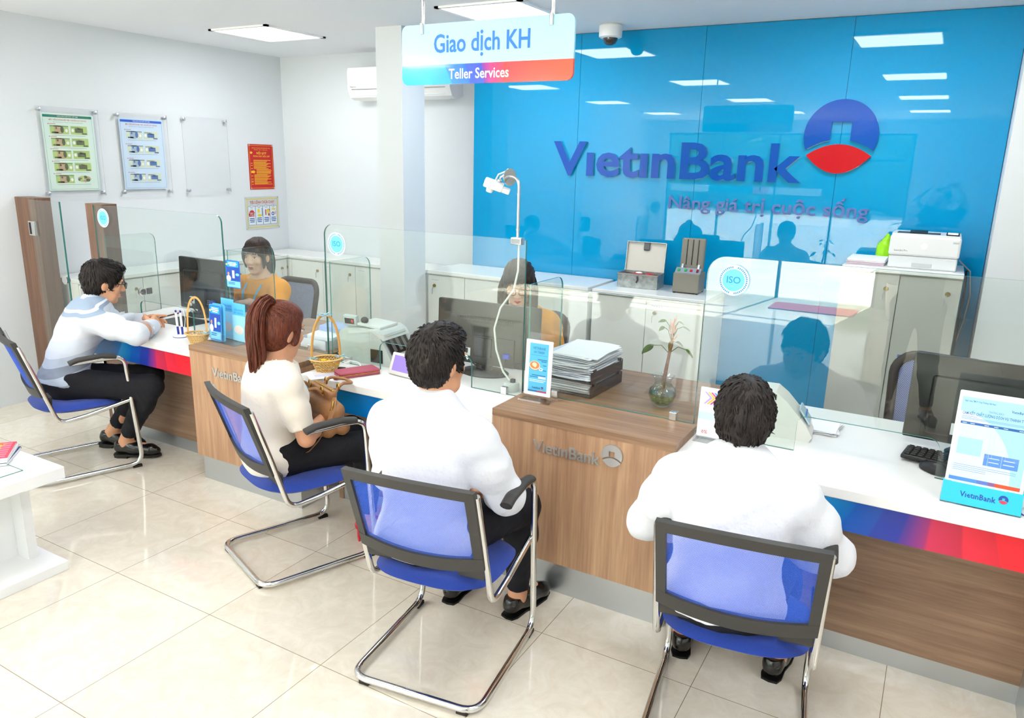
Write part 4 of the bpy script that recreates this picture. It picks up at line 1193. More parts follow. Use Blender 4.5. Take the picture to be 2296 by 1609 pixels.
for s in (-1, 1):
    lock_bundle(t2, [G2 @ Vector(p) for p in ((s * .070, -.01, .05), (s * .084, .005, -.03), (s * .082, .03, -.11), (s * .078, .09, -.19), (s * .072, .135, -.25))], [.016, .026, .030, .026, .008], DKHAIR, 60, 14 + s, .004, 'side_hair', (1, .8), .004)
lock_bundle(t2, [G2 @ Vector(p) for p in ((0, -.08, .04), (0, -.10, -.06), (0, -.11, -.16), (0, -.12, -.25))], [.06, .07, .065, .03], DKHAIR, 100, 17, .005, 'back_hair', (.45, 1.1), .004)

# the photographer, seen only as a reflection in the blue wall and the glass
LOC, RZ = (-.10, -.46, 0), 0.0
J = seated(lean=(0, .02, .05), hip_z=.84, sh_w=.172, head_rot=(.05, 0, .3), knees=((-.10, .02, .46), (.12, .02, .46)), ankles=((-.12, -.02, .085), (.16, .0, .085)), wr=((.04, .26, 1.60), (.16, .26, 1.60)), hints=((-1, .3, -.6), (1, .3, -.6)))
J['ft_l'] = (-.2, 1, 0); J['ft_r'] = (.3, 1, 0)
hkp = dict(l=dict(fwd=(.2, .5, .8), nrm=(-.3, -.8, .4), side=1, curl=.7), r=dict(fwd=(-.2, .5, .8), nrm=(.3, -.8, .4), side=-1, curl=.7))
rp, Hp = person('person in dark shirt and trousers taking the picture, mirrored in the blue wall', LOC, RZ, J, shirt=mat('dark shirt', '#2b2d33', .8), trousers=NAVY, cuffs=(.9, .9), hem=-.2, trouser_end=.95, hand_kw=hkp, step=.008)
hair_shell(rp, Hp, BLKHAIR, 'man', 15, 1.03, strands=0)
# ------------------------------------------------------------------ lettering on the blue wall
LBLUE = mat('glossy royal blue letter face', '#0c4fb0', .06, spec=.35); LRED = mat('glossy red letter face', '#c60a24', .08, spec=.35); LSIDE = mat('mirror letter sides', '#c9cfd6', .12, metal=1.0)
t = thing('wall_lettering', 'large raised blue bank name lettering on the blue wall', 'sign', (-1.756, YP, 1.815))
k = MB(); k.text('VıetınBank', front((0, -.012, 0)), .335, LBLUE, .012, .022, width=1.776, edge=LSIDE)
k.build('name', t)
t = thing('wall_emblem', 'round blue and red emblem with square window on the blue wall', 'sign', (-.656, YP, 2.0))
def logo_split(mb, M, r, depth, blue, red, side):
    m2 = MB(); logo_disc(m2, M, r, blue, red, depth)
    return m2
a = MB(); logo_disc(a, front((0, 0, 0)), .215, LBLUE, LRED, .024)
# blue ring part and red lens as separate parts
bl, rd = MB(), MB()
for f, mi in zip(a.f, a.m):
    (bl if a.mats[mi] is LBLUE else rd).add([a.v[i] for i in f], [list(range(len(f)))], a.mats[mi])
bl.build('upper_disc', t); rd.build('lower_lens', t)
t = thing('wall_slogan', 'smaller raised slogan lettering below the bank name', 'sign', (-1.085, YP, 1.545))
k = MB(); k.text('Nâng giá trị cuộc sống', front((0, -.006, 0)), .125, mat('slogan letter face', '#4560ae', .25), .006, .010, width=1.285, edge=LSIDE); k.build('words', t)

# ------------------------------------------------------------------ posters on the left wall
WX = XL + .001
def onwall(y, z, off=0.0): return frame((XL + off, y, z), (0, 1, 0), (0, 0, 1))
def standoffs(t, w, h, d=.022):
    for sx in (-1, 1):
        for sz in (-1, 1):
            k = MB(); k.lathe([(.011, 0), (.011, d + .006), (.014, d + .008), (.014, d + .016), (.009, d + .019), (0, d + .019)], STEEL, 14, M=frame((0, sx * (w / 2 - .02), sz * (h / 2 - .022)), (0, 1, 0), (0, 0, 1)))
            k.build('standoff', t, 40)
def acrylic(label, y0, y1, z0, z1, name='acrylic_frame'):
    t = thing(name, label, 'poster frame', (XL + .001, (y0 + y1) / 2, (z0 + z1) / 2), group='acrylic frames on the left wall')
    w, h = y1 - y0, z1 - z0
    MB().prism(rrect(w, h, .004, 2), .022, .027, ACRYL, frame((0, 0, 0), (0, 1, 0), (0, 0, 1)), mat('acrylic edge', '#d9d4cf', .2)).build('front_sheet', t)
    standoffs(t, w, h)
    return t
def banknotes(t, w, h, rows, col_bg, col_bar, c1, c2, c3, line):
    k = MB(); F = frame((.0175, 0, 0), (0, 1, 0), (0, 0, 1))
    BG, BAR, A, B_, C_, LN = (mat('print ' + c, c, .6) for c in (col_bg, col_bar, c1, c2, c3, line)); RD = mat('print red', '#c64a52', .6); WH = mat('print white', '#f6f8f6', .6); GY = mat('print grey', '#7c8a86', .6)
    k.rect(-w / 2, w / 2, -h / 2, h / 2, 0, BG, F)
    k.rect(-w / 2 + .012, w / 2 - .012, h / 2 - .03, h / 2 - .012, .0004, BAR, F)
    k.text('NGÂN HÀNG NHÀ NƯỚC VIỆT NAM', F @ Matrix.Translation((0, h / 2 - .021, .0006)), .011, WH, 0, .005, width=.15)
    k.text('MẪU TIỀN KHÔNG ĐỦ TIÊU CHUẨN LƯU THÔNG', F @ Matrix.Translation((0, h / 2 - .047, .0006)), .014, RD, 0, .008, width=.275)
    k.text('(Ban hành kèm theo Thông tư của Ngân hàng Nhà nước)', F @ Matrix.Translation((0, h / 2 - .062, .0006)), .008, LN, 0, .003, width=.22)
    for (x0, x1, y0, y1) in ((-w / 2 + .012, -w / 2 + .0135, -h / 2 + .01, h / 2 - .03), (w / 2 - .0135, w / 2 - .012, -h / 2 + .01, h / 2 - .03), (-w / 2 + .012, w / 2 - .012, -h / 2 + .01, -h / 2 + .0115)): k.rect(x0, x1, y0, y1, .0004, LN, F)
    top = h / 2 - .075; st = (h - .11) / rows
    for r in range(rows):
        yc = top - st * (r + .5) + .004
        k.rect(-.150, -.144, yc + .036, yc + .042, .0005, RD, F); k.rect(-.140, -.095, yc + .0375, yc + .0405, .0005, RD, F)
        for cx, wd in ((-.070, .135), (.075, .125)):
            hh = .030
            if rows == 5 and r == 4 and cx > 0:
                for q in range(9):
                    an = q * 2 * PI / 9; k.add([(cx + .035 * math.cos(an) + .018 * math.cos(a2), yc + .013 * math.sin(an) + .012 * math.sin(a2), .0006 + q * 1e-5) for a2 in np.linspace(0, 2 * PI, 9)[:-1]], [list(range(8))], (A, B_, C_)[q % 3], F)
                continue
            k.rect(cx - wd / 2, cx + wd / 2, yc - hh, yc + hh, .0005, A, F)
            for (a_, b_, c_, d_, m_) in ((-.28, .12, -.95, .95, B_), (-.5, .5, .72, .9, LN), (-.42, -.06, -.85, -.52, C_)) if cx < 0 else ((-.25, .25, -.55, .5, C_), (-.12, .12, .3, .75, B_), (.16, .46, -.92, -.6, C_), (-.46, .0, .6, .75, LN)):
                k.rect(cx + a_ * wd, cx + b_ * wd, yc + c_ * hh, yc + d_ * hh, .0007, m_, F)
            if cx < 0:
                for (ex, ey, ra, rb, m_) in ((.15, .05, .013, .024, C_), (-.16, .4, .007, .008, C_), (.38, -.15, .010, .012, WH)):
                    k.add([(cx + ex * wd + ra * math.cos(a2), yc + ey * hh + rb * math.sin(a2), .0009) for a2 in np.linspace(0, 2 * PI, 15)[:-1]], [list(range(14))], m_, F)
            else:
                k.add([(cx - .38 * wd + .010 * math.cos(a2), yc - .05 * hh + .012 * math.sin(a2), .0009) for a2 in np.linspace(0, 2 * PI, 15)[:-1]], [list(range(14))], WH, F)
        k.rect(-.13, .12, yc - .0405, yc - .0385, .0005, GY, F)
    k.build('poster', t)
t = acrylic('leftmost acrylic frame, holding the pale green poster of banknotes', 3.158, 3.615, 1.467, 2.096)
banknotes(t, .385, .545, 5, '#dcefe4', '#1f7a68', '#b5cf7c', '#c0a886', '#5d6a4a', '#5f9a8c')
t = acrylic('middle acrylic frame, holding the pale blue poster of banknotes', 3.748, 4.203, 1.467, 2.092)
banknotes(t, .385, .545, 4, '#cfe3f5', '#2460d0', '#d5dfc4', '#a9bfd0', '#5477b4', '#4f74b4')
acrylic('empty clear acrylic frame right of the two banknote posters', 4.343, 4.806, 1.468, 2.094)
def pins(t, w, h):
    for sx in (-1, 1):
        for sz in (-1, 1):
            MB().lathe([(.007, 0), (.007, .004), (0, .006)], STEEL, 10, M=frame((.004, sx * (w / 2 - .01), sz * (h / 2 - .01)), (0, 1, 0), (0, 0, 1))).build('screw', t)
t = thing('notice_board', 'red fire safety notice with yellow writing on the left wall', 'notice', (WX, 5.197, 1.688)); w, h = .298, .41
k = MB(); F = frame((0, 0, 0), (0, 1, 0), (0, 0, 1)); RB = mat('notice red', '#c4161c', .4); YL = mat('notice yellow', '#f2c41c', .5)
k.prism(rrect(w, h, .002, 1), 0, .004, RB, F)
for (x0, x1, y0, y1) in ((-w / 2 + .010, w / 2 - .010, h / 2 - .013, h / 2 - .0105), (-w / 2 + .010, w / 2 - .010, -h / 2 + .0105, -h / 2 + .013), (-w / 2 + .010, -w / 2 + .0125, -h / 2 + .01, h / 2 - .01), (w / 2 - .0125, w / 2 - .010, -h / 2 + .01, h / 2 - .01)): k.rect(x0, x1, y0, y1, .0045, YL, F)
T_ = lambda x, y: F @ Matrix.Translation((x, y, .0048))
k.text('CỘNG HÒA XÃ HỘI CHỦ NGHĨA VIỆT NAM', T_(0, .170), .012, YL, 0, .004, width=.22)
k.text('Độc lập - Tự do - Hạnh phúc', T_(0, .155), .011, YL, 0, .004, width=.16)
k.text('NỘI QUY', T_(.005, .124), .028, YL, 0, .02, width=.12); k.text('PHÒNG CHÁY CHỮA CHÁY', T_(.005, .096), .020, YL, 0, .012, width=.20)
k.add([(-.118 + .014 * math.cos(a) * (1 + .2 * math.cos(3 * a)), .128 + .011 * math.sin(a), .0047) for a in np.linspace(0, 2 * PI, 17)[:-1]], [list(range(16))], YL, F)
r = random.Random(4); y = .068
for q in range(24):
    y -= .0095
    ind = q % 24 in (9, 10, 11, 12, 13)
    k.rect(-.095 + (.03 if ind else 0), r.uniform(.05, .125) if q % 3 else .11, y, y + .0042, .0047, YL, F)
    if q in (3, 5, 8, 15, 18, 20, 21, 23): k.rect(-.13, -.107, y, y + .0042, .0047, YL, F)
k.add([(-.13, -.035, .0048), (-.1, -.035, .0048), (-.1, -.028, .0048), (-.080, -.045, .0048), (-.1, -.062, .0048), (-.1, -.055, .0048), (-.13, -.055, .0048)], [list(range(7))], YL, F)
k.build('panel', t); pins(t, w, h)
t = thing('notice_board', 'silver and yellow fire instruction board with four numbered pictures', 'notice', (WX, 5.178, 1.264)); w, h = .412, .303
k = MB(); SV = mat('notice silver', '#cfd4d2', .35, metal=.3); BLN = mat('notice blue', '#2e5aa8', .5); RDN = mat('notice red print', '#c02a30', .5); WHN = mat('notice pale', '#dfe9ee', .5)
k.prism(rrect(w, h, .002, 1), 0, .004, SV, F)
for (x0, x1, y0, y1) in ((-.19, .19, .128, .135), (-.19, .19, -.135, -.128), (-.19, -.183, -.135, .135), (.183, .19, -.135, .135)): k.rect(x0, x1, y0, y1, .0045, mat('notice yellow line', '#e6d43a', .5), F)
k.text('TIÊU LỆNH CHỮA CHÁY', T_(0, .098), .034, RDN, 0, .014, width=.30)
for q in range(4):
    x = -.132 + .088 * q
    for (x0, x1, y0, y1) in ((x - .044, x + .044, .062, .0645), (x - .044, x + .044, -.110, -.1075), (x - .044, x - .0415, -.11, .0645), (x + .0415, x + .044, -.11, .0645)): k.rect(x0, x1, y0, y1, .0046, BLN, F)
    k.rect(x - .0415, x + .0415, -.1075, .062, .0044, WHN, F)
    for rr, m_, z in ((.017, BLN, .0048), (.0145, WHN, .0050)): k.add([(x + rr * math.cos(a), .063 + rr * math.sin(a), z) for a in np.linspace(0, 2 * PI, 19)[:-1]], [list(range(18))], m_, F)
    k.text(str(q + 1), F @ Matrix.Translation((x, .063, .0052)), .026, RDN, 0, .012)
    for y, ww in ((-.052, .055), (-.068, .06), (-.084, .05)): k.rect(x - ww / 2, x + ww / 2, y, y + .008, .0047, BLN, F)
# 1 flames and shout, 2 switch, 3 extinguisher and bucket, 4 telephone
pts = []
for q in range(14): a = PI * q / 13; rr = .036 if q % 2 else .024; pts.append((-.132 + rr * 1.1 * math.cos(a), -.002 + rr * math.sin(a) * 1.1))
k.add([(p[0], p[1], .0049) for p in pts] + [(-.168, -.03, .0049), (-.10, -.03, .0049)], [list(range(14)) + [14, 15]], RDN, F)
k.text('BÁO', F @ Matrix.Translation((-.132, .0, .0052)), .02, WHN, 0, .012); k.text('ĐỘNG', F @ Matrix.Translation((-.130, -.019, .0052)), .02, WHN, 0, .012, width=.055)
YN = mat('notice yellow line', '#e6d43a', .5)
def blob(cx, cy, a_, b_, m_, z=.0049): k.add([(cx + a_ * math.cos(a), cy + b_ * math.sin(a), z) for a in np.linspace(0, 2 * PI, 15)[:-1]], [list(range(14))], m_, F)
blob(-.05, .02, .014, .02, YN); blob(-.04, -.022, .028, .012, YN); k.rect(-.012, -.006, -.03, .045, .0049, BLN, F); blob(-.03, .0, .012, .012, WHN, .005)
k.rect(.030, .042, -.022, .03, .0049, RDN, F); blob(.066, .012, .018, .02, YN); blob(.07, .022, .02, .012, RDN, .0048); k.rect(.064, .082, -.03, -.008, .005, RDN, F)
blob(.135, .03, .028, .008, YN); blob(.125, -.012, .018, .018, BLN); blob(.125, -.012, .009, .009, WHN, .005); blob(.155, -.005, .01, .016, mat('notice pink', '#e2a8b4', .5))
k.build('panel', t); pins(t, w, h)

# ------------------------------------------------------------------ air conditioner, dome camera, hanging sign
t = thing('air_conditioner', 'white wall air conditioner half hidden behind the pillar', 'air conditioner', (-4.165, YB, 2.28))
prof = [(0, .03), (-.11, .0), (-.16, .02), (-.195, .085), (-.20, .23), (-.19, .262), (0, .262)]
k = MB(); k.prism([(p[0], p[1]) for p in prof], -.535, .535, mat('appliance white', '#f4f5f5', .3), frame((0, 0, 0), (0, 1, 0), (0, 0, 1))); k.build('housing', t, 30)
k = MB(); k.bx(-.49, .49, -.200, -.194, .082, .087, mat('shadow gap grey', '#8d9293', .6)); k.build('panel_gap', t)
k = MB(); k.box((0, -.135, .018), (.96, .085, .008), mat('appliance white', '#f4f5f5', .3), .003, rot=(-.5, 0, 0)); k.build('louver', t)
k = MB(); k.text('Panasonic', front((-.47, -.2005, .105)), .018, GREYP, 0, .004); k.build('maker_mark', t)
t = thing('dome_camera', 'white dome security camera on the ceiling before the blue wall', 'camera', (-2.13, 5.0, ZC))
k = MB(); k.lathe([(.0, -.085), (.062, -.085), (.076, -.078), (.078, -.01), (.07, 0), (0, 0)], mat('camera white', '#eceeee', .4), 28); k.build('housing', t, 40)
k = MB(); k.lathe([(.0, -.132), (.02, -.130), (.038, -.118), (.048, -.098), (.05, -.084)], mat('smoked dome', '#2a2422', .08, coat=1), 24); k.build('dome', t, 60)
t = thing('hanging_sign', 'hanging white and multicoloured Teller Services sign below the ceiling', 'sign', (-1.80, YGL, 2.24))
w, h = .846, .248
up = MB(); P = rrect(w, h, .03, 6); zs = -.043
def clip_poly(poly, c, keep_above):
    out = []
    for i, a in enumerate(poly):
        b = poly[(i + 1) % len(poly)]
        ia, ib = (a[1] >= c) == keep_above, (b[1] >= c) == keep_above
        if ia: out.append(a)
        if ia != ib: t_ = (c - a[1]) / (b[1] - a[1]); out.append((a[0] + t_ * (b[0] - a[0]), c))
    return out
PALE = mat('sign pale cyan', '#b2e4f7', .12, coat=.5)
up.prism(clip_poly(P, zs, True), -.006, .006, PALE, front((0, 0, 0)))
def sign_band():
    m = bpy.data.materials.new('sign swirl band'); m.use_nodes = True; nt = m.node_tree; b = nt.nodes['Principled BSDF']
    tc = nt.nodes.new('ShaderNodeTexCoord'); sp = nt.nodes.new('ShaderNodeSeparateXYZ'); nt.links.new(tc.outputs['Object'], sp.inputs[0])
    u = math_node(nt, 'ADD', math_node(nt, 'DIVIDE', sp.outputs['X'], .846), .5)
    v = math_node(nt, 'ADD', sp.outputs['Z'], .083)
    a = math_node(nt, 'ADD', u, math_node(nt, 'MULTIPLY', v, math_node(nt, 'MULTIPLY', math_node(nt, 'SUBTRACT', .62, u), 1.9)))
    r = ramp_node(nt, [(0, '#1fd0e6'), (.16, '#2adfee'), (.165, '#17b4e6'), (.29, '#15a6e4'), (.30, '#1c86e0'), (.41, '#1b6edc'), (.415, '#2c57d6'), (.50, '#3050d8'), (.505, '#7b2fa8'), (.56, '#d0307e'), (.62, '#e83a58'), (.625, '#ea3a48'), (.78, '#f04a3a'), (1, '#f2512e')])
    nt.links.new(a, r.inputs['Fac']); nt.links.new(r.outputs['Color'], b.inputs['Base Color']); b.inputs['Roughness'].default_value = .12; b.inputs['Coat Weight'].default_value = .5
    return m
SKB = mat('sign text blue', '#2478d4', .4)
up.text('Giao dịch KH', front((-.01, -.0075, .038)), .104, SKB, 0, .016, width=.475)
up.build('upper_panel', t)
lo = MB(); lo.prism(clip_poly(P, zs, False), -.006, .006, sign_band(), front((0, 0, 0)))
lo.text('Teller Services', front((-.02, -.0075, -.085)), .058, mat('sign text white', '#ffffff', .4), 0, .014, width=.30); lo.build('lower_panel', t)
for x in (-.312, .322):
    k = MB(); k.tube([(x, 0, .10), (x, 0, ZC - 2.24)], .007, CHROME, 12); k.tube([(x, -.008, .085), (x, -.008, .128)], .009, STEEL, 12); k.build('hanging_rod', t, 50)
# ------------------------------------------------------------------ cabinets along the back
CABW = mat('cabinet white', '#e8eae6', .35); CABT = mat('cabinet top white', '#eef0ee', .2); GAP = mat('cabinet gap', '#8f948f', .6); BRASS = mat('brass lock', '#a08a52', .3, metal=.9)
def cabinet(label, x0, x1, y0, y1, z1, doors, face='-y', group='white storage cabinets', tags=None, locks=None):
    """doors: seam positions along the face"""
    if face == '-y': o, rz, W, D = ((x0 + x1) / 2, y0, 0), 0, x1 - x0, y1 - y0
    else: o, rz, W, D = (x1, (y0 + y1) / 2, 0), PI / 2, y1 - y0, x1 - x0
    D -= .012
    t = thing('storage_cabinet', label, 'cabinet', o, rz, group)
    MB().bx(-W / 2, W / 2, .018, D, .05, z1 - .03, CABW).bx(-W / 2, W / 2, .06, D, 0, .05, GAP).build('body', t)
    MB().box((0, D / 2 - .005, z1 - .015), (W, D + .01, .03), CABT, .004).build('top', t)
    n = len(doors) - 1
    for i in range(n):
        a, b_ = -W / 2 + doors[i] * W + .0025, -W / 2 + doors[i + 1] * W - .0025
        d = MB().bx(a, b_, 0, .017, .055, z1 - .04, CABW).build('door', t)
        if locks and not locks[i]: continue
        lx = a + .06 if (locks and locks[i] == 'l') else b_ - .06
        k = MB(); k.lathe([(0, -.010), (.012, -.010), (.014, 0)], BRASS, 14, M=frame((lx, .0, z1 - .12), (1, 0, 0), (0, 0, 1)) @ Matrix.Rotation(PI, 4, 'X'))
        k.tube([(lx - .004, -.012, z1 - .125), (lx - .012, -.016, z1 - .15), (lx - .012, -.014, z1 - .185)], .0035, STEEL, 6, flat=(1, .5)); k.build('lock', d)
        if tags and tags[i]:
            k = MB(); k.rect(-.045, .045, -.009, .009, 0, PAPER, front((a + .07, -.0006, z1 - .075))); k.text(tags[i], front((a + .07, -.0012, z1 - .075)), .012, mat('label ink', '#5b6270', .6), 0, .004, width=.075); k.build('label', d)
    return t
cabinet('low white cabinet along the wall below the poster frames', XL, -5.33, 3.12, 5.10, .90, [0, .25, .5, .75, 1], '+x')
cabinet('low white cabinet against the back wall left of the pillar', XL + .02, -3.74, 5.125, YB, .90, [0, .2, .4, .6, .8, 1], tags=[0, 0, 'HỒ SƠ KHÁCH HÀNG', 'SỔ PHỤ', 0])
cabinet('white cabinet with metal locks between the pillar and the cabinet with cash box', -3.47, -2.10, 4.78, YP, .965, [0, .25, .62, 1], tags=['SỔ & CHỨNG TỪ', 'HỒ SƠ MỞ TÀI KHOẢN', 'GTCG'], locks=['l', 0, 'l'])
cabinet('white cabinet below the open metal cash box', -2.06, -1.275, 4.76, YP, .965, [0, .5, 1], tags=['VĂN PHÒNG PHẨM', 'TKKH'], locks=[0, 'l'])
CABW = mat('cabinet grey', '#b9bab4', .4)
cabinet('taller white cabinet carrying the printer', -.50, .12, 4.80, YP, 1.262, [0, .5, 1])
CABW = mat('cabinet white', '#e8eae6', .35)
# open cash box
t = thing('cash_box', 'open galvanised metal cash box with raised lid on the white cabinet', 'cash box', (-1.815, 5.03, .965), .06)
GALV = mat('galvanised sheet', '#aeb4b4', .35, metal=.75, var=.25, vscale=40); LIDM = mat('lid inside cream', '#d8d5cc', .45)
k = MB(); w, d, h = .285, .17, .10
for (x0, x1, y0, y1) in ((-w / 2, w / 2, -d / 2, -d / 2 + .003), (-w / 2, w / 2, d / 2 - .003, d / 2), (-w / 2, -w / 2 + .003, -d / 2, d / 2), (w / 2 - .003, w / 2, -d / 2, d / 2)): k.bx(x0, x1, y0, y1, 0, h, GALV)
k.bx(-w / 2, w / 2, -d / 2, d / 2, 0, .003, GALV); k.bx(-w / 2 - .003, w / 2 + .003, -d / 2 - .003, -d / 2 + .004, h - .008, h, STEEL); k.build('box', t)
k = MB(); k.bx(-.13, .13, -.075, .075, .07, .082, mat('dark red velvet', '#4b1316', .8)); k.ell((-.02, -.02, .088), (.04, .03, .014), mat('red ink pad', '#c8202c', .4)); k.ell((-.01, -.02, .10), (.025, .018, .008), PAPER); k.ell((.06, .0, .088), (.03, .025, .012), mat('red ink pad', '#c8202c', .4)); k.build('stamp_tray', t)
k = MB(); T = Matrix.Translation((0, d / 2, h)) @ Matrix.Rotation(-.16, 4, 'X')
k.bx(-w / 2, w / 2, -.001, .003, 0, .205, LIDM, M=T)
for (x0, x1, z0, z1) in ((-w / 2, -w / 2 + .004, 0, .205), (w / 2 - .004, w / 2, 0, .205), (-w / 2, w / 2, .201, .205)): k.bx(x0, x1, -.018, .003, z0, z1, GALV, M=T)
ld = k.build('lid', t)
k = MB(); k.bx(-.022, .022, -.014, -.001, .145, .203, mat('dark lock steel', '#55565a', .35, metal=.8), .006, M=T); k.build('lock', ld)
k = MB(); k.tube([(0, -d / 2 - .006, .085), (.004, -d / 2 - .010, .06), (-.004, -d / 2 - .008, .04)], .006, mat('dark lock steel', '#55565a', .35, metal=.8), 8); k.build('hasp', t)
# banknote strapping machine
t = thing('strapping_machine', 'grey banknote strapping machine with green and red buttons on the cabinet', 'banknote machine', (-1.468, 5.02, .965), .04)
GBEI = mat('grey beige casing', '#8a867c', .5)
k = MB(); k.box((0, 0, .072), (.178, .17, .13), GBEI, .006); k.build('base', t)
for sx in (-1, 1):
    for sy in (-1, 1): MB().box((sx * .075, sy * .07, .004), (.02, .02, .01), BLACKP).build('foot', t)
T = Matrix.Translation((0, -.045, .146)) @ Matrix.Rotation(.62, 4, 'X')
p_ = MB(); p_.box((0, 0, 0), (.17, .06, .012), mat('control plate grey blue', '#8f9aa6', .4), .002, M=T); cp = p_.build('control_panel', t)
for x, c in ((-.062, '#19b24a'), (-.015, '#19b24a'), (.022, '#d2202a')):
    k = MB(); k.box((x, 0, .009), (.018, .018, .008), mat('button ' + c, c, .4), .003, M=T); k.build('button', cp)
k = MB(); k.box((.064, 0, .010), (.014, .026, .008), mat('switch red', '#8a1a1e', .4), .002, M=T); k.build('switch', cp)
T = Matrix.Translation((0, .048, .14)) @ Matrix.Rotation(-.07, 4, 'X')
k = MB(); k.box((0, 0, .11), (.16, .035, .22), GBEI, .012, M=T)
for x in (-.038, 0, .038): k.box((x, -.0165, .125), (.006, .006, .17), BLACKP, M=T)
k.build('press_plate', t)
for x in (-.055, .055):
    k = MB(); k.tube([(x, -.012, .132), (x, .012, .165), (x, .022, .185)], .009, STEEL, 10); k.build('hinge', t)
# printer and papers
t = thing('printer', 'white laser printer with small display on the taller cabinet', 'printer', (-.095, 5.0, 1.262))
PW = mat('printer white', '#eceef0', .35); PG = mat('printer light grey', '#dfe3e6', .4)
k = MB(); k.box((0, 0, .035), (.345, .30, .07), PG, .008); k.build('paper_tray', t)
k = MB(); k.box((0, 0, .128), (.355, .31, .115), PW, .012); hb = k.build('housing', t)
k = MB(); k.box((0, .0, .188), (.345, .29, .012), PG, .004); k.box((-.04, -.04, .192), (.22, .14, .006), GREYP, .002); k.box((-.04, -.06, .200), (.09, .06, .012), BLACKP, .003, rot=(.2, 0, 0)); k.build('output_tray', t)
k = MB(); k.box((.13, -.115, .200), (.065, .03, .016), BLACKP, .003, rot=(.35, 0, 0)); dsp = k.build('display', t); MB().box((.13, -.124, .206), (.05, .016, .004), mat('display glow', '#dfe9ff', .3, emit='#cfe0ff', estr=1.2), rot=(.35, 0, 0)).build('screen', dsp)
k = MB(); k.lathe([(0, 0), (.017, 0), (.017, .002), (0, .002)], mat('printer emblem', '#ffffff', .2), 24, M=front((0, -.1552, .13))); k.build('emblem', t)
k = MB(); k.box((0, -.149, .022), (.10, .008, .022), mat('printer recess', '#c3c8cb', .5), .002); k.build('tray_handle', t)
k = MB(); k.text('LaserJet Pro', front((-.115, -.1556, .100)), .014, GREYP, 0, .003); k.build('model_mark', t)
k = MB(); k.box((.152, -.153, .158), (.03, .006, .010), STEEL, .002); k.build('power_button', t)
t = thing('paper_stack', 'stack of white and pink sheets left of the printer', 'papers', (-.385, 5.0, 1.262))
r = random.Random(3); sh = MB()
for q in range(9): sh.box((r.uniform(-.004, .004), r.uniform(-.006, .006), .002 + .0035 * q), (.20, .28, .003), mat('pink sheets', '#e6d3df', .8) if q < 5 else PAPER)
sh.build('sheets', t)
t = thing('plastic_bag', 'bright green plastic bag leaning beside the printer', 'bag', (-.315, 5.155, 1.262))
f = Field(.006); f.ell((0, 0, .06), (.045, .035, .062), None, .02); f.cap((0, 0, .10), (.012, 0, .155), .028, .012, .02)
V, Q = f.mesh(); V = V + vnormals(V, Q) * folds(3, .006, 40)(V)[:, None]; V[:, 2] = np.maximum(V[:, 2], 0); skin_obj('bag_body', V, Q, mat('lime plastic', '#9be01c', .35), t)
tag(MB().tube([(.09, 5.14, 1.30), (.155, 5.15, 1.24), (.175, 5.15, 1.10), (.165, 5.14, .95), (.14, 5.15, .80), (.14, 5.16, .5), (.145, 5.16, .02)], .004, mat('grey cable', '#a9adb0', .5), 6).build('cable', smooth=60), 'thin grey cable hanging down from the printer', 'cable')
tag(MB().tube([(.135, 5.10, 1.25), (.142, 5.12, 1.1), (.138, 5.12, .8), (.14, 5.12, .4), (.15, 5.12, .015)], .007, BLACKP, 6).build('cable', smooth=60), 'thick black cable down the side of the printer cabinet', 'cable')

# tellers' swivel chairs
GMESH = mesh_fabric('slate blue mesh', '#4c68b4', .62, 110)
def swivel(label, x, y, rz, z=0):
    t = thing('swivel_chair', label, 'chair', (x, y, 0), rz, 'teller swivel chairs')
    k = MB(); ring = [(px * 1.0, pz) for px, pz in rrect(.40, .40, .09, 6, (1, 1, 1, 1))]
    def P(px, pz): s = pz / .2; return (px * (1 + .06 * s), -.205 + .05 * (px / .2) ** 2 - .035 * s, .70 + pz)
    k.tube([P(*q) for q in ring], .017, mat('swivel frame', '#3d3430', .5), 10, closed=True, flat=(1, 1.3)); k.build('back_frame', t, 60)
    vs, fs = [], []
    for i in range(15):
        for j in range(15):
            vs.append(P((-1 + i / 7) * .195, (-1 + j / 7) * .195))
    for i in range(14):
        for j in range(14): fs.append([i * 15 + j, (i + 1) * 15 + j, (i + 1) * 15 + j + 1, i * 15 + j + 1])
    m = MB(); m.add(vs, fs, GMESH); m.build('back_mesh', t, 60)
    k = MB(); k.box((0, .03, .43), (.46, .45, .06), mat('slate seat fabric', '#2c3f74', .8), .028, 3); k.build('seat', t, 60)
    k = MB(); k.tube([(0, -.19, .50), (0, -.16, .40), (0, 0, .39)], .022, GREYP, 8); k.tube([(0, 0, .09), (0, 0, .40)], .025, GREYP, 12); k.build('column', t, 60)
    for q in range(5):
        a = q * 2 * PI / 5; e = (.27 * math.cos(a), .27 * math.sin(a))
        l = MB().tube([(0, 0, .10), (e[0], e[1], .065)], [.022, .014], GREYP, 8).build('leg', t, 60)
        MB().lathe([(0, -.012), (.024, -.012), (.024, .012), (0, .012)], BLACKP, 12, M=Matrix.Translation((e[0], e[1], .025)) @ Matrix.Rotation(PI / 2, 4, 'X')).build('caster', l)
    return t
s0 = swivel('slate blue mesh swivel chair under the person with the lanyard', -4.14, 3.86, PI)
dup(s0, (-2.09, 3.84, 0), PI + .1, 'slate blue mesh swivel chair under the person with long dark hair')
c5 = dup(s0, (.065, 3.72, .06), PI - .12, 'empty blue mesh swivel chair below the printer')

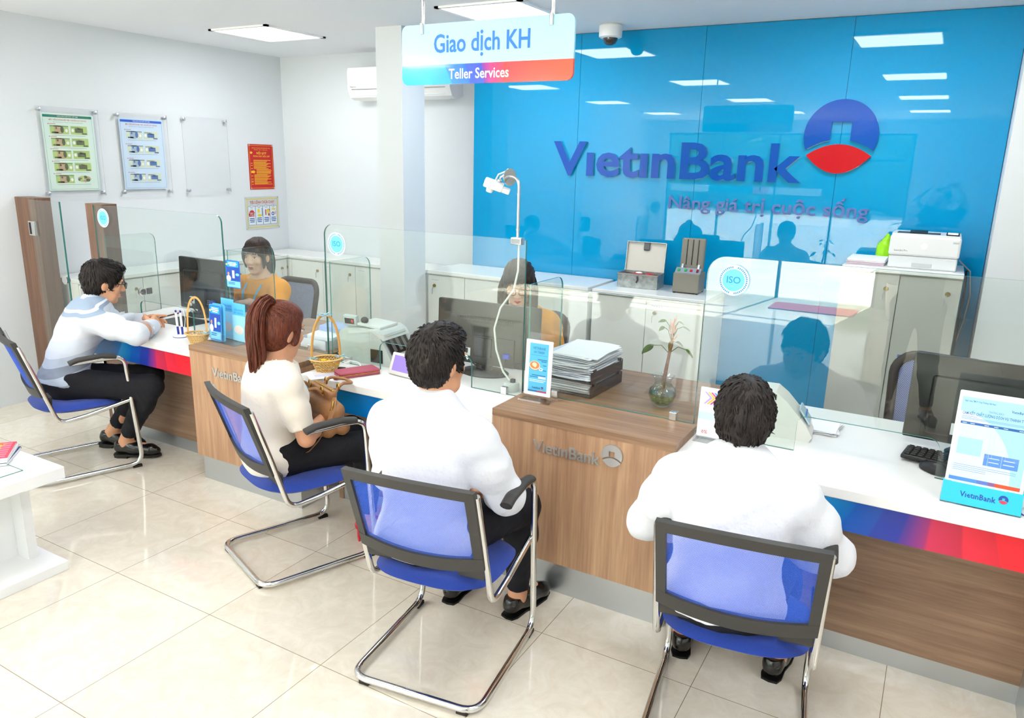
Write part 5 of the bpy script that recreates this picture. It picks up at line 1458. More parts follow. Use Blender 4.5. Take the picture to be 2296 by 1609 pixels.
# customer side table with magazines
t = thing('side_table', 'white low table with a glass inset at the lower left corner', 'table', (-3.50, 1.28, 0))
GW = mat('gloss white lacquer', '#f4f5f5', .12)
k = MB(); k.box((0, 0, .472), (.78, .76, .055), GW, .004); tp = k.build('top', t)
k = MB(); k.box((.08, -.05, .5005), (.44, .62, .003), GLASS); k.build('glass_inset', t)
k = MB(); k.tube([(-.14, -.36, .502), (.30, -.36, .502), (.30, .26, .502), (-.14, .26, .502)], .0016, GEDGE, 6, closed=True); k.build('inset_edge', t)
k = MB(); k.box((0, 0, .0225), (.68, .74, .045), GW, .003); k.build('base', t)
k = MB(); k.box((.0, .30, .245), (.40, .04, .40), GW); k.box((.09, .02, .245), (.05, .52, .40), GW); k.build('pedestal', t)
r = random.Random(9)
for q, (c, lab) in enumerate((('#33557c', 'blue edged magazine at the bottom of the pile on the low table'), ('#e8e8ea', 'white edged magazine in the middle of the pile on the low table'), ('#e0304a', 'magazine with red and yellow cover on top of the pile'))):
    t = thing('magazine', lab, 'magazine', (-3.47 + .004 * q, 1.50 - .006 * q, .4995 + .003 + .0125 * q), -.75 + .05 * q, 'magazines on the low table')
    MB().box((0, 0, .005), (.20, .27, .010), PAPER, .001).build('pages', t)
    k = MB(); k.box((0, 0, .0106), (.202, .272, .0012), mat('cover ' + c, c, .25)); F = Matrix.Translation((0, 0, .0114)); k.box((-.101, 0, .0055), (.0015, .272, .0105), mat('cover ' + c, c, .25))
    if q == 2:
        PK = mat('cover pink', '#ef6a86', .3); YC = mat('cover yellow', '#f5dc1e', .3); BKc = mat('cover black', '#3a3236', .3)
        for a in range(7): k.rect(-.09 + .027 * a, -.07 + .027 * a, .09 - .01 * (a % 3), .125, .0116, PK, Matrix.Identity(4))
        k.rect(-.10, .03, -.13, .0, .0115, BKc, Matrix.Identity(4))
        k.text('ỨNG DỤNG', F @ Matrix.Translation((0, .07, .0005)), .05, YC, 0, .02, width=.17)
        k.text('ATM', F @ Matrix.Translation((.05, .02, .0005)), .05, YC, 0, .02)
    k.build('cover', t)

# by the entrance behind the camera, seen as reflections
t = thing('potted_plant', 'tall leafy plant in a white pot mirrored in the right glass screen', 'plant', (-.30, -4.6, 0))
k = MB(); k.lathe([(0, 0), (.19, 0), (.20, .03), (.24, .30), (.25, .46), (.235, .46), (.225, .42), (0, .42)], mat('white pot', '#e9e8e2', .3), 28); k.build('pot', t, 50)
k = MB(); r = random.Random(21); LG = mat('plant leaf green', '#3f6a2c', .4, var=.3, vscale=12)
for q in range(70):
    a = r.uniform(0, 6.3); z = r.uniform(.55, 1.5); rr = r.uniform(.12, .40); p = Vector((rr * math.cos(a), rr * math.sin(a), z)); d = Vector((math.cos(a), math.sin(a), r.uniform(-.5, .5))).normalized(); sd = d.cross(Vector((0, 0, 1))).normalized(); up = sd.cross(d)
    vs = []
    for i in range(6): u = i / 5; w = .05 * math.sin(PI * min(.98, u + .02)); c = p + d * .2 * u - Vector((0, 0, .04 * u * u)); vs += [c - sd * w + up * .01, c, c + sd * w + up * .01]
    k.add(vs, [[i * 3 + j, (i + 1) * 3 + j, (i + 1) * 3 + j + 1, i * 3 + j + 1] for i in range(5) for j in range(2)], LG)
lf = k.build('foliage', t, 60)
k = MB()
for q in range(7): a = q * .9; k.tube([(.05 * math.cos(a), .05 * math.sin(a), .40), (.12 * math.cos(a), .12 * math.sin(a), .9), (.22 * math.cos(a), .22 * math.sin(a), 1.35)], .012, mat('plant stem', '#6a6a3a', .7), 6)
k.build('stem', t, 60)
tag(MB().bx(-1.9, -.85, -5.0, -4.45, 0, .012, mat('red door mat', '#a83a2c', .9)).build('door_mat'), 'red door mat inside the entrance, mirrored in the glass', 'mat')
# ------------------------------------------------------------------ things on the counter
MONB = mat('monitor charcoal', '#35322f', .45); MONG = mat('glossy black back', '#1a1715', .28); KEYM = mat('keycap black', '#2a2827', .5)
def monitor(label, x, y, rz, w, h, zb, glossy=False, tilt=-.05, base=True):
    """screen faces +y (the teller); we see its back"""
    t = thing('monitor', label, 'monitor', (x, y, ZS), rz, 'computer monitors')
    m = MONG if glossy else MONB
    T = Matrix.Translation((0, 0, zb - ZS + h / 2)) @ Matrix.Rotation(tilt, 4, 'X')
    k = MB(); k.box((0, 0, 0), (w, .028, h), m, .007, M=T); cs = k.build('casing', t, 40)
    k = MB(); k.box((0, .0145, 0), (w - .03, .002, h - .04), mat('dark screen', '#0e1116', .1), M=T); k.build('screen', t)
    k = MB(); k.box((0, -.024, -.02 * h / .3), (w * .74, .03, h * .68), m, .014, 3, M=T)
    if not glossy:
        for q in range(46):
            for r_ in (0, 1):
                xx = -w * .27 + q * w * .54 / 45
                k.box((xx, -.0385, h * (.245 - .05 * r_)), (w * .0058, .003, h * .036), BLACKP, M=T)
        k.box((0, -.042, -.075 * h / .3), (w * .60, .012, h * .46), m, .006, M=T)
    k.build('back_cover', t, 40)
    k = MB(); k.box((0, -.045, -h * .2), (.10, .025, .10), m, .006, M=T); k.box((0, -.035, (zb - ZS + h * .3) / 2), (.085, .03, zb - ZS + h * .3), m, .006); k.build('stand', t, 40)
    k = MB(); k.lathe([(0, 0), (.128, 0), (.130, .006), (.118, .014), (.04, .020), (0, .020)], m, 32, c=(0, -.03, 0), sq=(1, .72)); k.build('base', t, 40)
    k = MB(); k.box((-w * .17, -.046, -h * .30), (w * .09, .006, h * .13), PAPER, M=T); k.box((-w * .165, -.055, -h * .28), (.02, .02, .024), BLACKP, .003, M=T)
    k.tube([T @ Vector((-w * .165, -.06, -h * .29)), T @ Vector((-w * .12, -.075, -h * .40)), T @ Vector((-w * .03, -.07, -h * .5)), (w * .10, -.07, .012), (w * .2, -.04, .008)], .0035, BLACKP, 6); k.tube([T @ Vector((-w * .148, -.066, -h * .345)), T @ Vector((-w * .118, -.0755, -h * .405))], .0055, PAPER, 8); k.build('power_cord', t, 60)
    k = MB(); k.box((w * .235, -.050, -h * .29), (.034, .026, .026), mat('vga blue', '#2c48b8', .4), .004, M=T); k.tube([T @ Vector((w * .235, -.058, -h * .33)), T @ Vector((w * .22, -.065, -h * .5)), (w * .17, -.06, .01)], .003, BLACKP, 6); k.build('video_plug', t, 60)
    k = MB(); rr = random.Random(2)
    for a in range(5):
        for b_ in range(3): k.box((w * (.09 + .028 * a), -.0385, -h * (.27 + .035 * b_)), (w * .018, .002, h * .014), mat('port silver', '#a9aaa6', .4, metal=.5), M=T)
    k.build('ports', t)
    return t
monitor('glossy black monitor behind the basket on the left desk', -4.20, 3.30, .0, .50, .345, .785, True, -.04)
monitor('charcoal monitor with vents, plug and white power cable on the middle desk', -1.925, 3.16, .06, .575, .315, .80)
monitor('large dark monitor behind the notice stand on the right desk', .245, 3.22, -.04, .56, .335, .79, True, -.08)
def keyboard(label, x, y, rz, w=.43):
    t = thing('keyboard', label, 'keyboard', (x, y, ZS), rz, 'keyboards')
    T = Matrix.Rotation(-.06, 4, 'X')
    MB().box((0, 0, .014), (w, .15, .016), BLACKP, .005, M=T).build('body', t, 40)
    k = MB()
    for r_ in range(5):
        for c in range(18): k.box((-w / 2 + .018 + c * (w - .036) / 17, -.055 + r_ * .0265, .025), (.019, .021, .008), KEYM, .003, 1, M=T)
    k.build('keys', t)
    return t
keyboard('black keyboard under the large dark monitor on the right desk', .195, 3.045, -.12)
keyboard('black keyboard in front of the person with long dark hair', -2.02, 3.35, .05)
t = thing('mouse', 'black computer mouse beside the keyboard on the right desk', 'mouse', (.085, 2.942, ZS), .9)
f = Field(.003); f.ell((0, 0, .008), (.032, .056, .026), None, .01); f.ell((0, -.015, .014), (.028, .036, .024), None, .01); V, Q = f.mesh([((0, 0, .001), (0, 0, -1))]); skin_obj('shell', V, Q, BLACKP, t)
MB().tube([(0, .036, .030), (0, .05, .026)], .003, GREYP, 8).build('wheel', t)

# camera arm clamped on the middle tall screen
t = thing('camera_arm', 'white camera on a bent steel arm clamped to the tall glass screen', 'camera', (-1.612, YGL + .001, 1.47))
k = MB(); k.box((0, 0, -.006), (.052, .034, .030), STEEL, .003); k.box((0, -.0175, -.006), (.042, .002, .020), mat('clamp dark face', '#7f8388', .3, metal=.8)); k.build('clamp', t, 40)
k = MB(); k.tube(fillet([(0, 0, .0), (0, 0, .262), (-.085, .012, .268)], .05, 8), .0068, STEEL, 12); k.lathe([(.0085, .04), (.0085, .046)], STEEL, 12); k.lathe([(.0085, .19), (.0085, .196)], STEEL, 12); k.build('pole', t, 60)
k = MB(); k.lathe([(0, -.0015), (.037, -.0015), (.037, .0015), (0, .0015)], CHROME, 28, M=Matrix.Translation((-.050, .006, .262)) @ Matrix.Rotation(PI / 2, 4, 'Y') @ Matrix.Rotation(.3, 4, 'X')); k.build('round_plate', t, 40)
k = MB(); k.tube([(-.08, .012, .268), (-.098, .012, .262), (-.105, .012, .245)], .006, STEEL, 8); k.ell((-.105, .012, .244), (.011, .011, .011), STEEL); k.build('ball_joint', t, 60)
T = Matrix.Translation((-.115, .0, .225)) @ Euler((.2, .32, .5)).to_matrix().to_4x4()
k = MB(); k.box((-.01, 0, 0), (.085, .048, .036), mat('camera white', '#eceeee', .4), .006, M=T); k.box((.046, 0, -.006), (.04, .04, .022), mat('camera white', '#eceeee', .4), .006, M=T); cb = k.build('camera_body', t, 40)
k = MB(); k.lathe([(0, -.012), (.014, -.012), (.016, 0), (.016, .01)], PW, 16, M=T @ Matrix.Translation((-.02, 0, -.024))); k.build('lens', cb)
k = MB(); k.tube([(-.055, .012, .272), (-.085, .03, .285), (-.115, .02, .272), (-.125, .01, .245)], .0035, PAPER, 6); k.build('camera_cable', t, 60)
WC = mat('white cable', '#e6e6e2', .4)
cb = tag(MB().tube(fillet([(-1.618, 2.905, 1.45), (-1.622, 2.91, 1.33), (-1.645, 2.915, 1.24), (-1.715, 2.92, 1.15), (-1.745, 2.92, 1.05), (-1.735, 2.925, .95), (-1.70, 2.93, .85), (-1.668, 2.94, .81)], .05, 4), .0048, WC, 8).build('power_cable', smooth=60), 'white cable hanging behind the glass from camera arm to socket', 'cable')
t = thing('power_socket', 'small round grey power socket on the desk below the white cable', 'socket', (-1.660, 2.945, ZS))
k = MB(); k.lathe([(0, 0), (.034, 0), (.036, .006), (.036, .034), (.033, .040), (0, .040)], mat('socket grey', '#dadcd8', .45), 24); k.build('housing', t, 40)
k = MB(); k.box((.006, .0, .048), (.022, .018, .02), BLACKP, .004); k.build('plug', t)

# coffee card, paper trays, vase
t = thing('card_stand', 'acrylic stand with a blue coffee card on the lettered wooden block', 'card stand', (-1.448, 2.79, ZB), .02)
AED = mat('acrylic edge', '#d9d4cf', .2)
k = MB(); k.prism([(-.032, 0), (.045, 0), (.045, .004), (.010, .05), (.004, .05), (.02, .006), (-.026, .006)], -.076, .076, ACRYL, frame((0, 0, 0), (0, 1, 0), (0, 0, 1))); k.build('base', t)
T = Matrix.Translation((0, .006, .022)) @ Matrix.Rotation(-.06, 4, 'X')
k = MB(); k.prism(rrect(.128, .245, .003, 2), -.0015, .0015, PAPER, T @ front((0, 0, .1225)))
F = T @ front((0, -.0018, .1225)); CB = mat('card blue', '#5cc4ee', .5); CT = mat('card ink', '#1f6fb4', .5)
k.rect(-.045, .045, -.108, .108, .0001, CB, F)
k.text('VIETINBANK', F @ Matrix.Translation((0, .086, .0004)), .016, CT, 0, .008, width=.062); k.text('HÀ THÀNH', F @ Matrix.Translation((0, .069, .0004)), .016, CT, 0, .008, width=.05)
k.rect(-.040, .040, .0555, .0565, .0003, CT, F)
def bl_(cx, cy, a_, b_, m_, z): k.add([(cx + a_ * math.cos(a), cy + b_ * math.sin(a), z) for a in np.linspace(0, 2 * PI, 25)[:-1]], [list(range(24))], m_, F)
bl_(.012, -.004, .010, .007, PAPER, .0004); bl_(.012, -.004, .006, .004, CB, .0005)
bl_(-.018, .010, .026, .020, mat('cup rim', '#e9dccb', .5), .0006); bl_(-.018, .006, .026, .018, mat('cup shade', '#a56f52', .5), .00055); bl_(-.018, .0115, .0225, .0165, mat('coffee foam', '#d88a4e', .5), .0007); bl_(-.019, .014, .012, .009, mat('latte art', '#f1d9b8', .5), .0008); bl_(-.016, .006, .006, .004, mat('latte art', '#f1d9b8', .5), .00085)
for y, x0, x1 in ((.036, -.005, .040), (.029, .012, .038), (.012, .022, .038), (-.010, .022, .038), (-.034, -.030, .036), (-.042, -.038, .0), (-.055, -.040, .038), (-.062, -.040, .03)): k.rect(x0, x1, y, y + .0035, .0003, CT if y > -.05 else mat('card pale print', '#d8eefa', .5), F)
k.rect(.002, .038, -.046, -.037, .0004, PAPER, F)
k.rect(-.045, .045, -.106, -.100, .0003, mat('card red', '#d23a4e', .5), F); k.rect(-.045, .0, -.106, -.100, .0004, CT, F)
k.text('VıetınBank', F @ Matrix.Translation((-.006, -.088, .0004)), .013, mat('bank blue ink', '#1a4aa0', .5), 0, .02, width=.042); logo_disc(k, F @ Matrix.Translation((.024, -.086, .0003)), .0055, mat('bank blue ink', '#1a4aa0', .5), mat('card red', '#d23a4e', .5), .0003)
k.build('card', t)
t = thing('document_tray', 'smoky brown plastic document trays stacked behind the coffee card', 'tray', (-1.375, 3.11, ZB), -.05)
SMOK = make_glass('smoky plastic', (.36, .24, .26, 1), .05)
for q in range(2):
    k = MB(); z = .004 + .062 * q
    k.bx(-.125, .125, -.165, .165, z, z + .004, SMOK); k.bx(-.127, -.123, -.165, .165, z, z + .052, SMOK); k.bx(.123, .127, -.165, .165, z, z + .052, SMOK); k.bx(-.125, .125, .161, .165, z, z + .052, SMOK)
    for x in (-.125, .125):
        for y in (-.13, .13): k.box((x, y, z + .055), (.012, .022, .016), mat('smoky solid', '#3b2629', .3), .003)
    k.build('tray', t)
k = MB(); r = random.Random(5)
for q in range(16): k.box((r.uniform(-.006, .006), r.uniform(-.012, .008), .012 + .0032 * q), (.205, .29, .0026), PAPER, rot=(0, 0, r.uniform(-.04, .04)))
lp = tag(k.build('paper_pile', loc=(-1.375, 3.11, ZB), smooth=None), 'papers lying inside the lower smoky tray', 'papers')
k = MB(); cols = (PAPER, PAPER, mat('bluish sheets', '#cfd8ee', .8), mat('lilac sheets', '#dfdcef', .8), PAPER)
for q in range(26):
    T = Matrix.Translation((r.uniform(-.012, .016), r.uniform(-.018, .012) + .012 * (q > 14), .074 + .0042 * q)) @ Euler((r.uniform(-.012, .012), r.uniform(-.012, .02), r.uniform(-.10, .06))).to_matrix().to_4x4()
    vs = []; n = 8; cu = r.uniform(-.006, .012)
    for i in range(n + 1):
        for j in range(3):
            x = -.11 + .22 * i / n; y = -.15 + .15 * j; vs.append((x, y, cu * (x / .11) ** 2 + r.uniform(-.0006, .0006)))
    fs = [[i * 3 + j, (i + 1) * 3 + j, (i + 1) * 3 + j + 1, i * 3 + j + 1] for i in range(n) for j in range(2)]
    o_ = len(vs); vs2 = [(a, b_, c + .0030) for a, b_, c in vs]
    k.add(vs + vs2, [f[::-1] for f in fs] + [[i + o_ for i in f] for f in fs] + [[i * 3, (i + 1) * 3, (i + 1) * 3 + o_, i * 3 + o_] for i in range(n)] + [[i * 3 + 2, i * 3 + 2 + o_, (i + 1) * 3 + 2 + o_, (i + 1) * 3 + 2] for i in range(n)] + [[0, o_, o_ + 1, 1], [1, o_ + 1, o_ + 2, 2], [n * 3, n * 3 + 1, o_ + n * 3 + 1, o_ + n * 3], [n * 3 + 1, n * 3 + 2, o_ + n * 3 + 2, o_ + n * 3 + 1]], cols[q % 5], T)
tag(k.build('paper_pile', loc=(-1.375, 3.11, ZB)), 'tall untidy pile of papers heaped on top of the smoky trays', 'papers')
t = thing('plant_vase', 'round glass vase with a leafy cutting in water on the lettered block', 'plant', (-.963, 3.035, ZB))
VG = make_glass('vase glass', (.93, .97, .96, 1), 0, .07)
k = MB(); k.lathe([(.030, .0), (.034, .004), (.052, .025), (.060, .052), (.055, .078), (.038, .096), (.034, .108), (.040, .122), (.050, .136), (.048, .137), (.037, .122), (.031, .108), (.035, .096), (.052, .078), (.057, .052), (.049, .026), (.030, .008), (0, .006)], VG, 32); k.build('vase', t, 60)
k = MB(); k.lathe([(0, .009), (.030, .009), (.048, .027), (.056, .052), (.055, .060), (0, .060)], make_glass('greenish water', (.60, .68, .30, 1), 0, .05), 28); k.build('water', t, 60)
k = MB(); r = random.Random(8)
for q in range(26): k.ell((r.uniform(-.034, .034), r.uniform(-.034, .034), .018 + r.random() * .016), (.009, .009, .007), mat('green pebbles', '#8d9a52', .6, var=.3, vscale=60), 8, 5)
k.build('pebbles', t, 60)
k = MB(); STM = mat('brown stem', '#8a5f3a', .7, var=.3, vscale=80)
k.tube([(0, 0, .02), (.004, 0, .10), (.012, .002, .19), (.022, .0, .27), (.028, .002, .33)], [.007, .0075, .007, .0065, .004], STM, 8)
k.tube([(-.006, .004, .03), (-.004, .005, .12), (.008, .006, .20), (.016, .004, .26)], .0035, STM, 6)
for q in range(7): a = q * .9; k.tube([(0, 0, .09), (.02 * math.cos(a), .02 * math.sin(a), .06), (.035 * math.cos(a), .035 * math.sin(a), .03)], .0015, STM, 5)
k.build('stem', t, 60)
k = MB(); PKS = mat('pinkish shoot', '#d9a58e', .6)
for q in range(12): a = q * 2.4; z = .29 + .007 * q; k.tube([(.026, 0, z), (.026 + .016 * math.cos(a), .016 * math.sin(a), z + .02), (.026 + .02 * math.cos(a), .02 * math.sin(a), z + .035)], [.004, .003, .0006], PKS, 5)
k.build('shoot', t, 60)
LEAF = mat('leaf green', '#5d7a2e', .35, var=.25, vscale=30); TW = mat('green petiole', '#5a6a38', .5)
def leaf(p0, p1, tip, wl, m=LEAF):
    p0, p1, tip = Vector(p0), Vector(p1), Vector(tip); l = MB()
    l.tube([p0, (p0 + p1) / 2 + Vector((0, 0, .018)), p1], .0016, TW, 6)
    d = tip - p1; L = d.length; d.normalize(); sd = d.cross(Vector((0, .7, .7))); sd.normalize(); up = sd.cross(d)
    vs = []; n = 9
    for i in range(n + 1):
        u = i / n; w = wl * math.sin(PI * u ** .8) ** .8 + .0004; c = p1 + d * (L * u) - Vector((0, 0, .010 * u * u))
        vs += [c - sd * w + up * .004 * 1, c, c + sd * w + up * .004]
    fs = [[i * 3 + j, (i + 1) * 3 + j, (i + 1) * 3 + j + 1, i * 3 + j + 1] for i in range(n) for j in range(2)]
    o_ = len(vs); vs2 = [tuple(Vector(v) - up * .0012) for v in vs]
    l.add(vs + vs2, fs + [[i + o_ for i in f][::-1] for f in fs], m); l.build('leaf', t, 60)
leaf((.016, 0, .235), (-.055, 0, .262), (-.105, 0, .225), .016); leaf((.022, 0, .29), (-.012, .0, .345), (-.035, 0, .335), .010); leaf((.024, 0, .30), (-.006, 0, .372), (-.042, 0, .372), .010)
leaf((.02, 0, .27), (.020, .01, .29), (.012, .012, .245), .010, mat('leaf olive', '#7c7a3a', .4)); leaf((.026, 0, .30), (.062, .0, .355), (.098, 0, .352), .006, mat('leaf grey green', '#9aa08a', .4)); leaf((.026, 0, .30), (.045, 0, .375), (.072, 0, .372), .006, mat('leaf grey green', '#9aa08a', .4)); leaf((.02, 0, .24), (.085, 0, .262), (.118, 0, .24), .010); leaf((.02, 0, .26), (.04, .01, .285), (.07, .01, .28), .010, mat('leaf grey green', '#9aa08a', .4))

# right desk: notice stand, leaflet, note checker
t = thing('notice_stand', 'upright notice sheet in a stand with a blue foot on the right desk', 'notice stand', (.222, 2.715, ZS), -.03)
SKY = mat('stand cyan', '#2ec0ee', .3); SHB = mat('sheet pale blue', '#a6daf6', .5); INK = mat('sheet ink blue', '#2a62b0', .5); MID = mat('sheet mid blue', '#5b8fdc', .5); PAL = mat('sheet pale', '#d3e8f6', .5)
T = Matrix.Rotation(-.14, 4, 'X')
k = MB(); k.prism([(-.045, 0), (.050, 0), (.050, .004), (.004, .07), (-.004, .07), (-.036, .005)], -.112, .112, ACRYL, frame((0, 0, 0), (0, 1, 0), (0, 0, 1)))
k.build('base', t)
k = MB(); FT = Matrix.Translation((0, -.043, .004)) @ Matrix.Rotation(-.55, 4, 'X'); k.box((0, 0, .037), (.222, .003, .074), SKY, M=FT)
F = FT @ front((0, -.0018, .037)); BI = mat('bank blue ink', '#1a4aa0', .5); CR = mat('card red', '#d23a4e', .5)
k.text('VıetınBank', F @ Matrix.Translation((-.010, -.004, .0002)), .026, BI, 0, .02, width=.10); logo_disc(k, F @ Matrix.Translation((.060, .004, .0001)), .0135, BI, CR, .0004); k.build('blue_foot', t)
k = MB(); S = Matrix.Translation((0, -.006, .062)) @ T
k.prism(rrect(.215, .302, .004, 2), -.002, .002, mat('stand white edge', '#f3f5f7', .3), S @ front((0, 0, .151)))
F = S @ front((0, -.0024, .151))
k.rect(-.098, .098, -.143, .132, .0001, SHB, F)
k.add([(-.098, -.125, .0002)] + [(-.098 + .165 * math.sin(a) * (1.0), -.125 + .21 * math.cos(a), .0002) for a in np.linspace(0, 2.6, 22)], [list(range(23))], PAL, F)
k.rect(-.090, -.022, -.055, .0, .0003, SHB, F); k.rect(-.012, .082, -.080, -.042, .0004, MID, F)
k.text('Ngân hàng TMCP Công Thương Việt Nam', F @ Matrix.Translation((-.048, .119, .0004)), .008, INK, 0, .004, width=.085)
k.text('VıetınBank', F @ Matrix.Translation((.058, .104, .0004)), .012, BI, 0, .012, width=.038); logo_disc(k, F @ Matrix.Translation((.0845, .106, .0003)), .0052, BI, CR, .0003)
k.text('THÔNG BÁO', F @ Matrix.Translation((0, .092, .0004)), .010, MID, 0, .006, width=.042); k.text('CAM KẾT CHẤT LƯỢNG DỊCH VỤ THANH TOÁN', F @ Matrix.Translation((0, .079, .0004)), .013, INK, 0, .014, width=.184)
for y in (.069, .064, .060): k.rect(-.092, .085 if y < .066 else -.05, y, y + .0012, .0004, MID, F)
k.rect(-.092, .092, .044, .052, .0004, INK, F)
for q in range(22): k.rect(-.092, .092, .040 - .0045 * q, .0405 - .0045 * q, .0004, MID if q > 30 else mat('sheet line', '#b4cfe6', .5), F)
for x in (-.082, -.045, -.005, .008, .045): k.rect(x, x + .0006, -.055, .045, .00045, mat('sheet line', '#b4cfe6', .5), F)
for x in (-.087, -.065, -.026, .0, .026, .068): k.rect(x, x + .012, .0468, .0488, .0005, PAL, F)
for y in (-.055, -.068): k.rect(.002, .03, y, y + .0025, .0006, PAL, F); k.rect(.042, .072, y, y + .0025, .0006, PAL, F)
for x, y in ((-.001, 0), (.036, 0)): k.rect(x, x + .0008, -.080, -.042, .0006, PAL, F)
for y in (-.090, -.096, -.102, -.108): k.rect(-.092, .08 - (y < -.1) * .08, y, y + .0012, .0004, MID, F)
for x0, x1, c in ((-.098, -.02, '#4f8fdc'), (-.02, .012, '#5d78c8'), (.012, .03, '#8a5f98'), (.03, .098, '#f0552e')): k.rect(x0, x1, -.143, -.131, .0005, mat('strip ' + c, c, .5), F)
k.build('sheet', t)
t = thing('leaflet_stand', 'small leaflet with coloured arrows at the left end of the right desk', 'card stand', (-.668, 2.795, ZS), .02)
k = MB(); k.prism([(-.03, 0), (.04, 0), (.04, .004), (.006, .042), (.0, .042), (-.024, .005)], -.075, .075, ACRYL, frame((0, 0, 0), (0, 1, 0), (0, 0, 1))); k.build('base', t)
T = Matrix.Translation((0, .006, .016)) @ Matrix.Rotation(-.08, 4, 'X')
k = MB(); k.prism(rrect(.14, .195, .003, 2), -.0015, .0015, mat('leaflet white', '#eef3fb', .5), T @ front((0, 0, .0975))); F = T @ front((0, -.0018, .0975))
k.rect(-.07, .07, -.03, .0, .0002, mat('leaflet pale blue', '#c8e6fa', .5), F)
for dx, c in ((0, '#b9a4e0'), (.012, '#f3c24a'), (.024, '#e0509a'), (.036, '#4f9be6')): k.add([(-.055 + dx, .08, .0003 + dx * .01), (-.047 + dx, .08, .0003 + dx * .01), (-.022 + dx, .058, .0003 + dx * .01), (-.047 + dx, .032, .0003 + dx * .01), (-.055 + dx, .032, .0003 + dx * .01), (-.032 + dx, .058, .0003 + dx * .01)], [list(range(6))], mat('arrow ' + c, c, .5), F)
k.rect(.0, .055, -.06, -.005, .0003, mat('leaflet photo', '#49589c', .5), F); k.text('0%', F @ Matrix.Translation((-.04, -.08, .0004)), .02, CR, 0, .01)
k.build('leaflet', t)
t = thing('note_checker', 'white banknote checker behind the head of the person at the notice desk', 'banknote machine', (-.475, 3.06, ZS), .1)
OFW = mat('off white plastic', '#e6e5de', .4)
k = MB(); k.prism([(-.10, 0), (.12, 0), (.13, .02), (.10, .07), (.02, .155), (-.02, .185), (-.08, .185), (-.10, .16)], -.07, .07, OFW, frame((0, 0, 0), (1, 0, 0), (0, 0, 1))); k.build('housing', t, 30)
k = MB()
for q in range(4): k.box((-.055 + .012 * q, -.0705, .165), (.005, .003, .022), GREYP)
k.build('vents', t)
k = MB(); T = Matrix.Translation((.088, 0, .09)) @ Matrix.Rotation(.95, 4, 'Y'); k.box((0, 0, .008), (.07, .10, .006), mat('note window', '#bcd6e4', .2), M=T); k.box((.0, 0, .0125), (.008, .10, .003), mat('note stripe blue', '#4a90d2', .4), M=T); k.build('note_tray', t)
k = MB(); r = random.Random(3)
for q in range(6): k.box((.0, .0, .003 * q + .0025), (.10, .16, .0018), PAPER, rot=(r.uniform(-.01, .01), 0, r.uniform(-.25, .25)))
tag(k.build('loose_papers', loc=(-.315, 3.20, ZS)), 'loose white papers right of the note checker', 'papers')

# middle desk: note counter, tray of forms, basket, wallet, display
t = thing('note_counter', 'grey banknote counting machine with small red display on the middle desk', 'banknote machine', (-2.535, 3.04, ZS), .06)
NG = mat('pale grey plastic', '#c3ccc8', .4)
k = MB(); pr = [(-.165, 0), (.155, 0), (.168, .012), (.160, .045), (.085, .165), (.02, .182), (-.13, .178), (-.160, .155)]
k.prism(pr, -.115, .115, NG, frame((0, 0, 0), (1, 0, 0), (0, 0, 1)))
k.build('housing', t, 30)
k = MB(); k.prism([(-.10, .165), (.06, .186), (.100, .165), (.120, .135), (.05, .175), (-.10, .150)], -.119, .119, mat('lighter grey plastic', '#d6dcd9', .4), frame((0, 0, 0), (1, 0, 0), (0, 0, 1))); k.box((-.0, .0, .192), (.15, .16, .016), mat('lighter grey plastic', '#d6dcd9', .4), .006, rot=(0, .06, 0)); k.build('hood', t, 30)
k = MB(); T = Matrix.Translation((.122, 0, .107)) @ Matrix.Rotation(1.01, 4, 'Y'); k.box((0, 0, .003), (.115, .185, .006), mat('dark note slot', '#272423', .2), .003, M=T)
for y in (-.05, .0, .05): k.box((.01, y, .008), (.07, .022, .006), mat('slot grey', '#6a6764', .3), .003, M=T)
k.box((-.048, 0, .012), (.016, .19, .012), NG, .003, M=T); k.build('note_slot', t)
k = MB(); k.box((.075, -.117, .05), (.075, .004, .07), mat('dark note slot', '#272423', .2), .02); k.build('side_opening', t)
T = Matrix.Translation((-.115, -.075, .212)) @ Euler((.15, 0, .05)).to_matrix().to_4x4()
k = MB(); k.box((0, 0, 0), (.085, .030, .056), NG, .006, M=T); dh = k.build('display_head', t, 40)
k = MB(); k.box((0, -.0155, 0), (.058, .002, .030), mat('display glass', '#2a2422', .15), M=T); k.text('0', T @ front((.018, -.017, 0)), .026, mat('red led digit', '#ff3a3a', .4, emit='#ff2a2a', estr=1.5), 0, .01); k.build('display', dh)
k = MB(); k.tube([(-.05, -.05, .185), (-.05, -.05, .215)], .012, BLACKP, 10); k.ell((-.045, -.05, .215), (.022, .018, .018), BLACKP); k.build('knob', t, 60)
t = thing('form_tray', 'white open tray of forms and blue booklets on the left wooden block', 'tray', (-2.885, 3.05, ZB), -.06)
TRW = mat('tray pale lilac', '#e3e6f2', .4)
k = MB(); k.bx(-.105, .105, -.13, .13, 0, .004, TRW)
for (x0, x1, y0, y1) in ((-.105, .105, -.13, -.126), (-.105, .105, .126, .13), (-.105, -.101, -.13, .13), (.101, .105, -.13, .13)): k.bx(x0, x1, y0, y1, 0, .052, TRW)
k.build('tray', t)
r = random.Random(12)
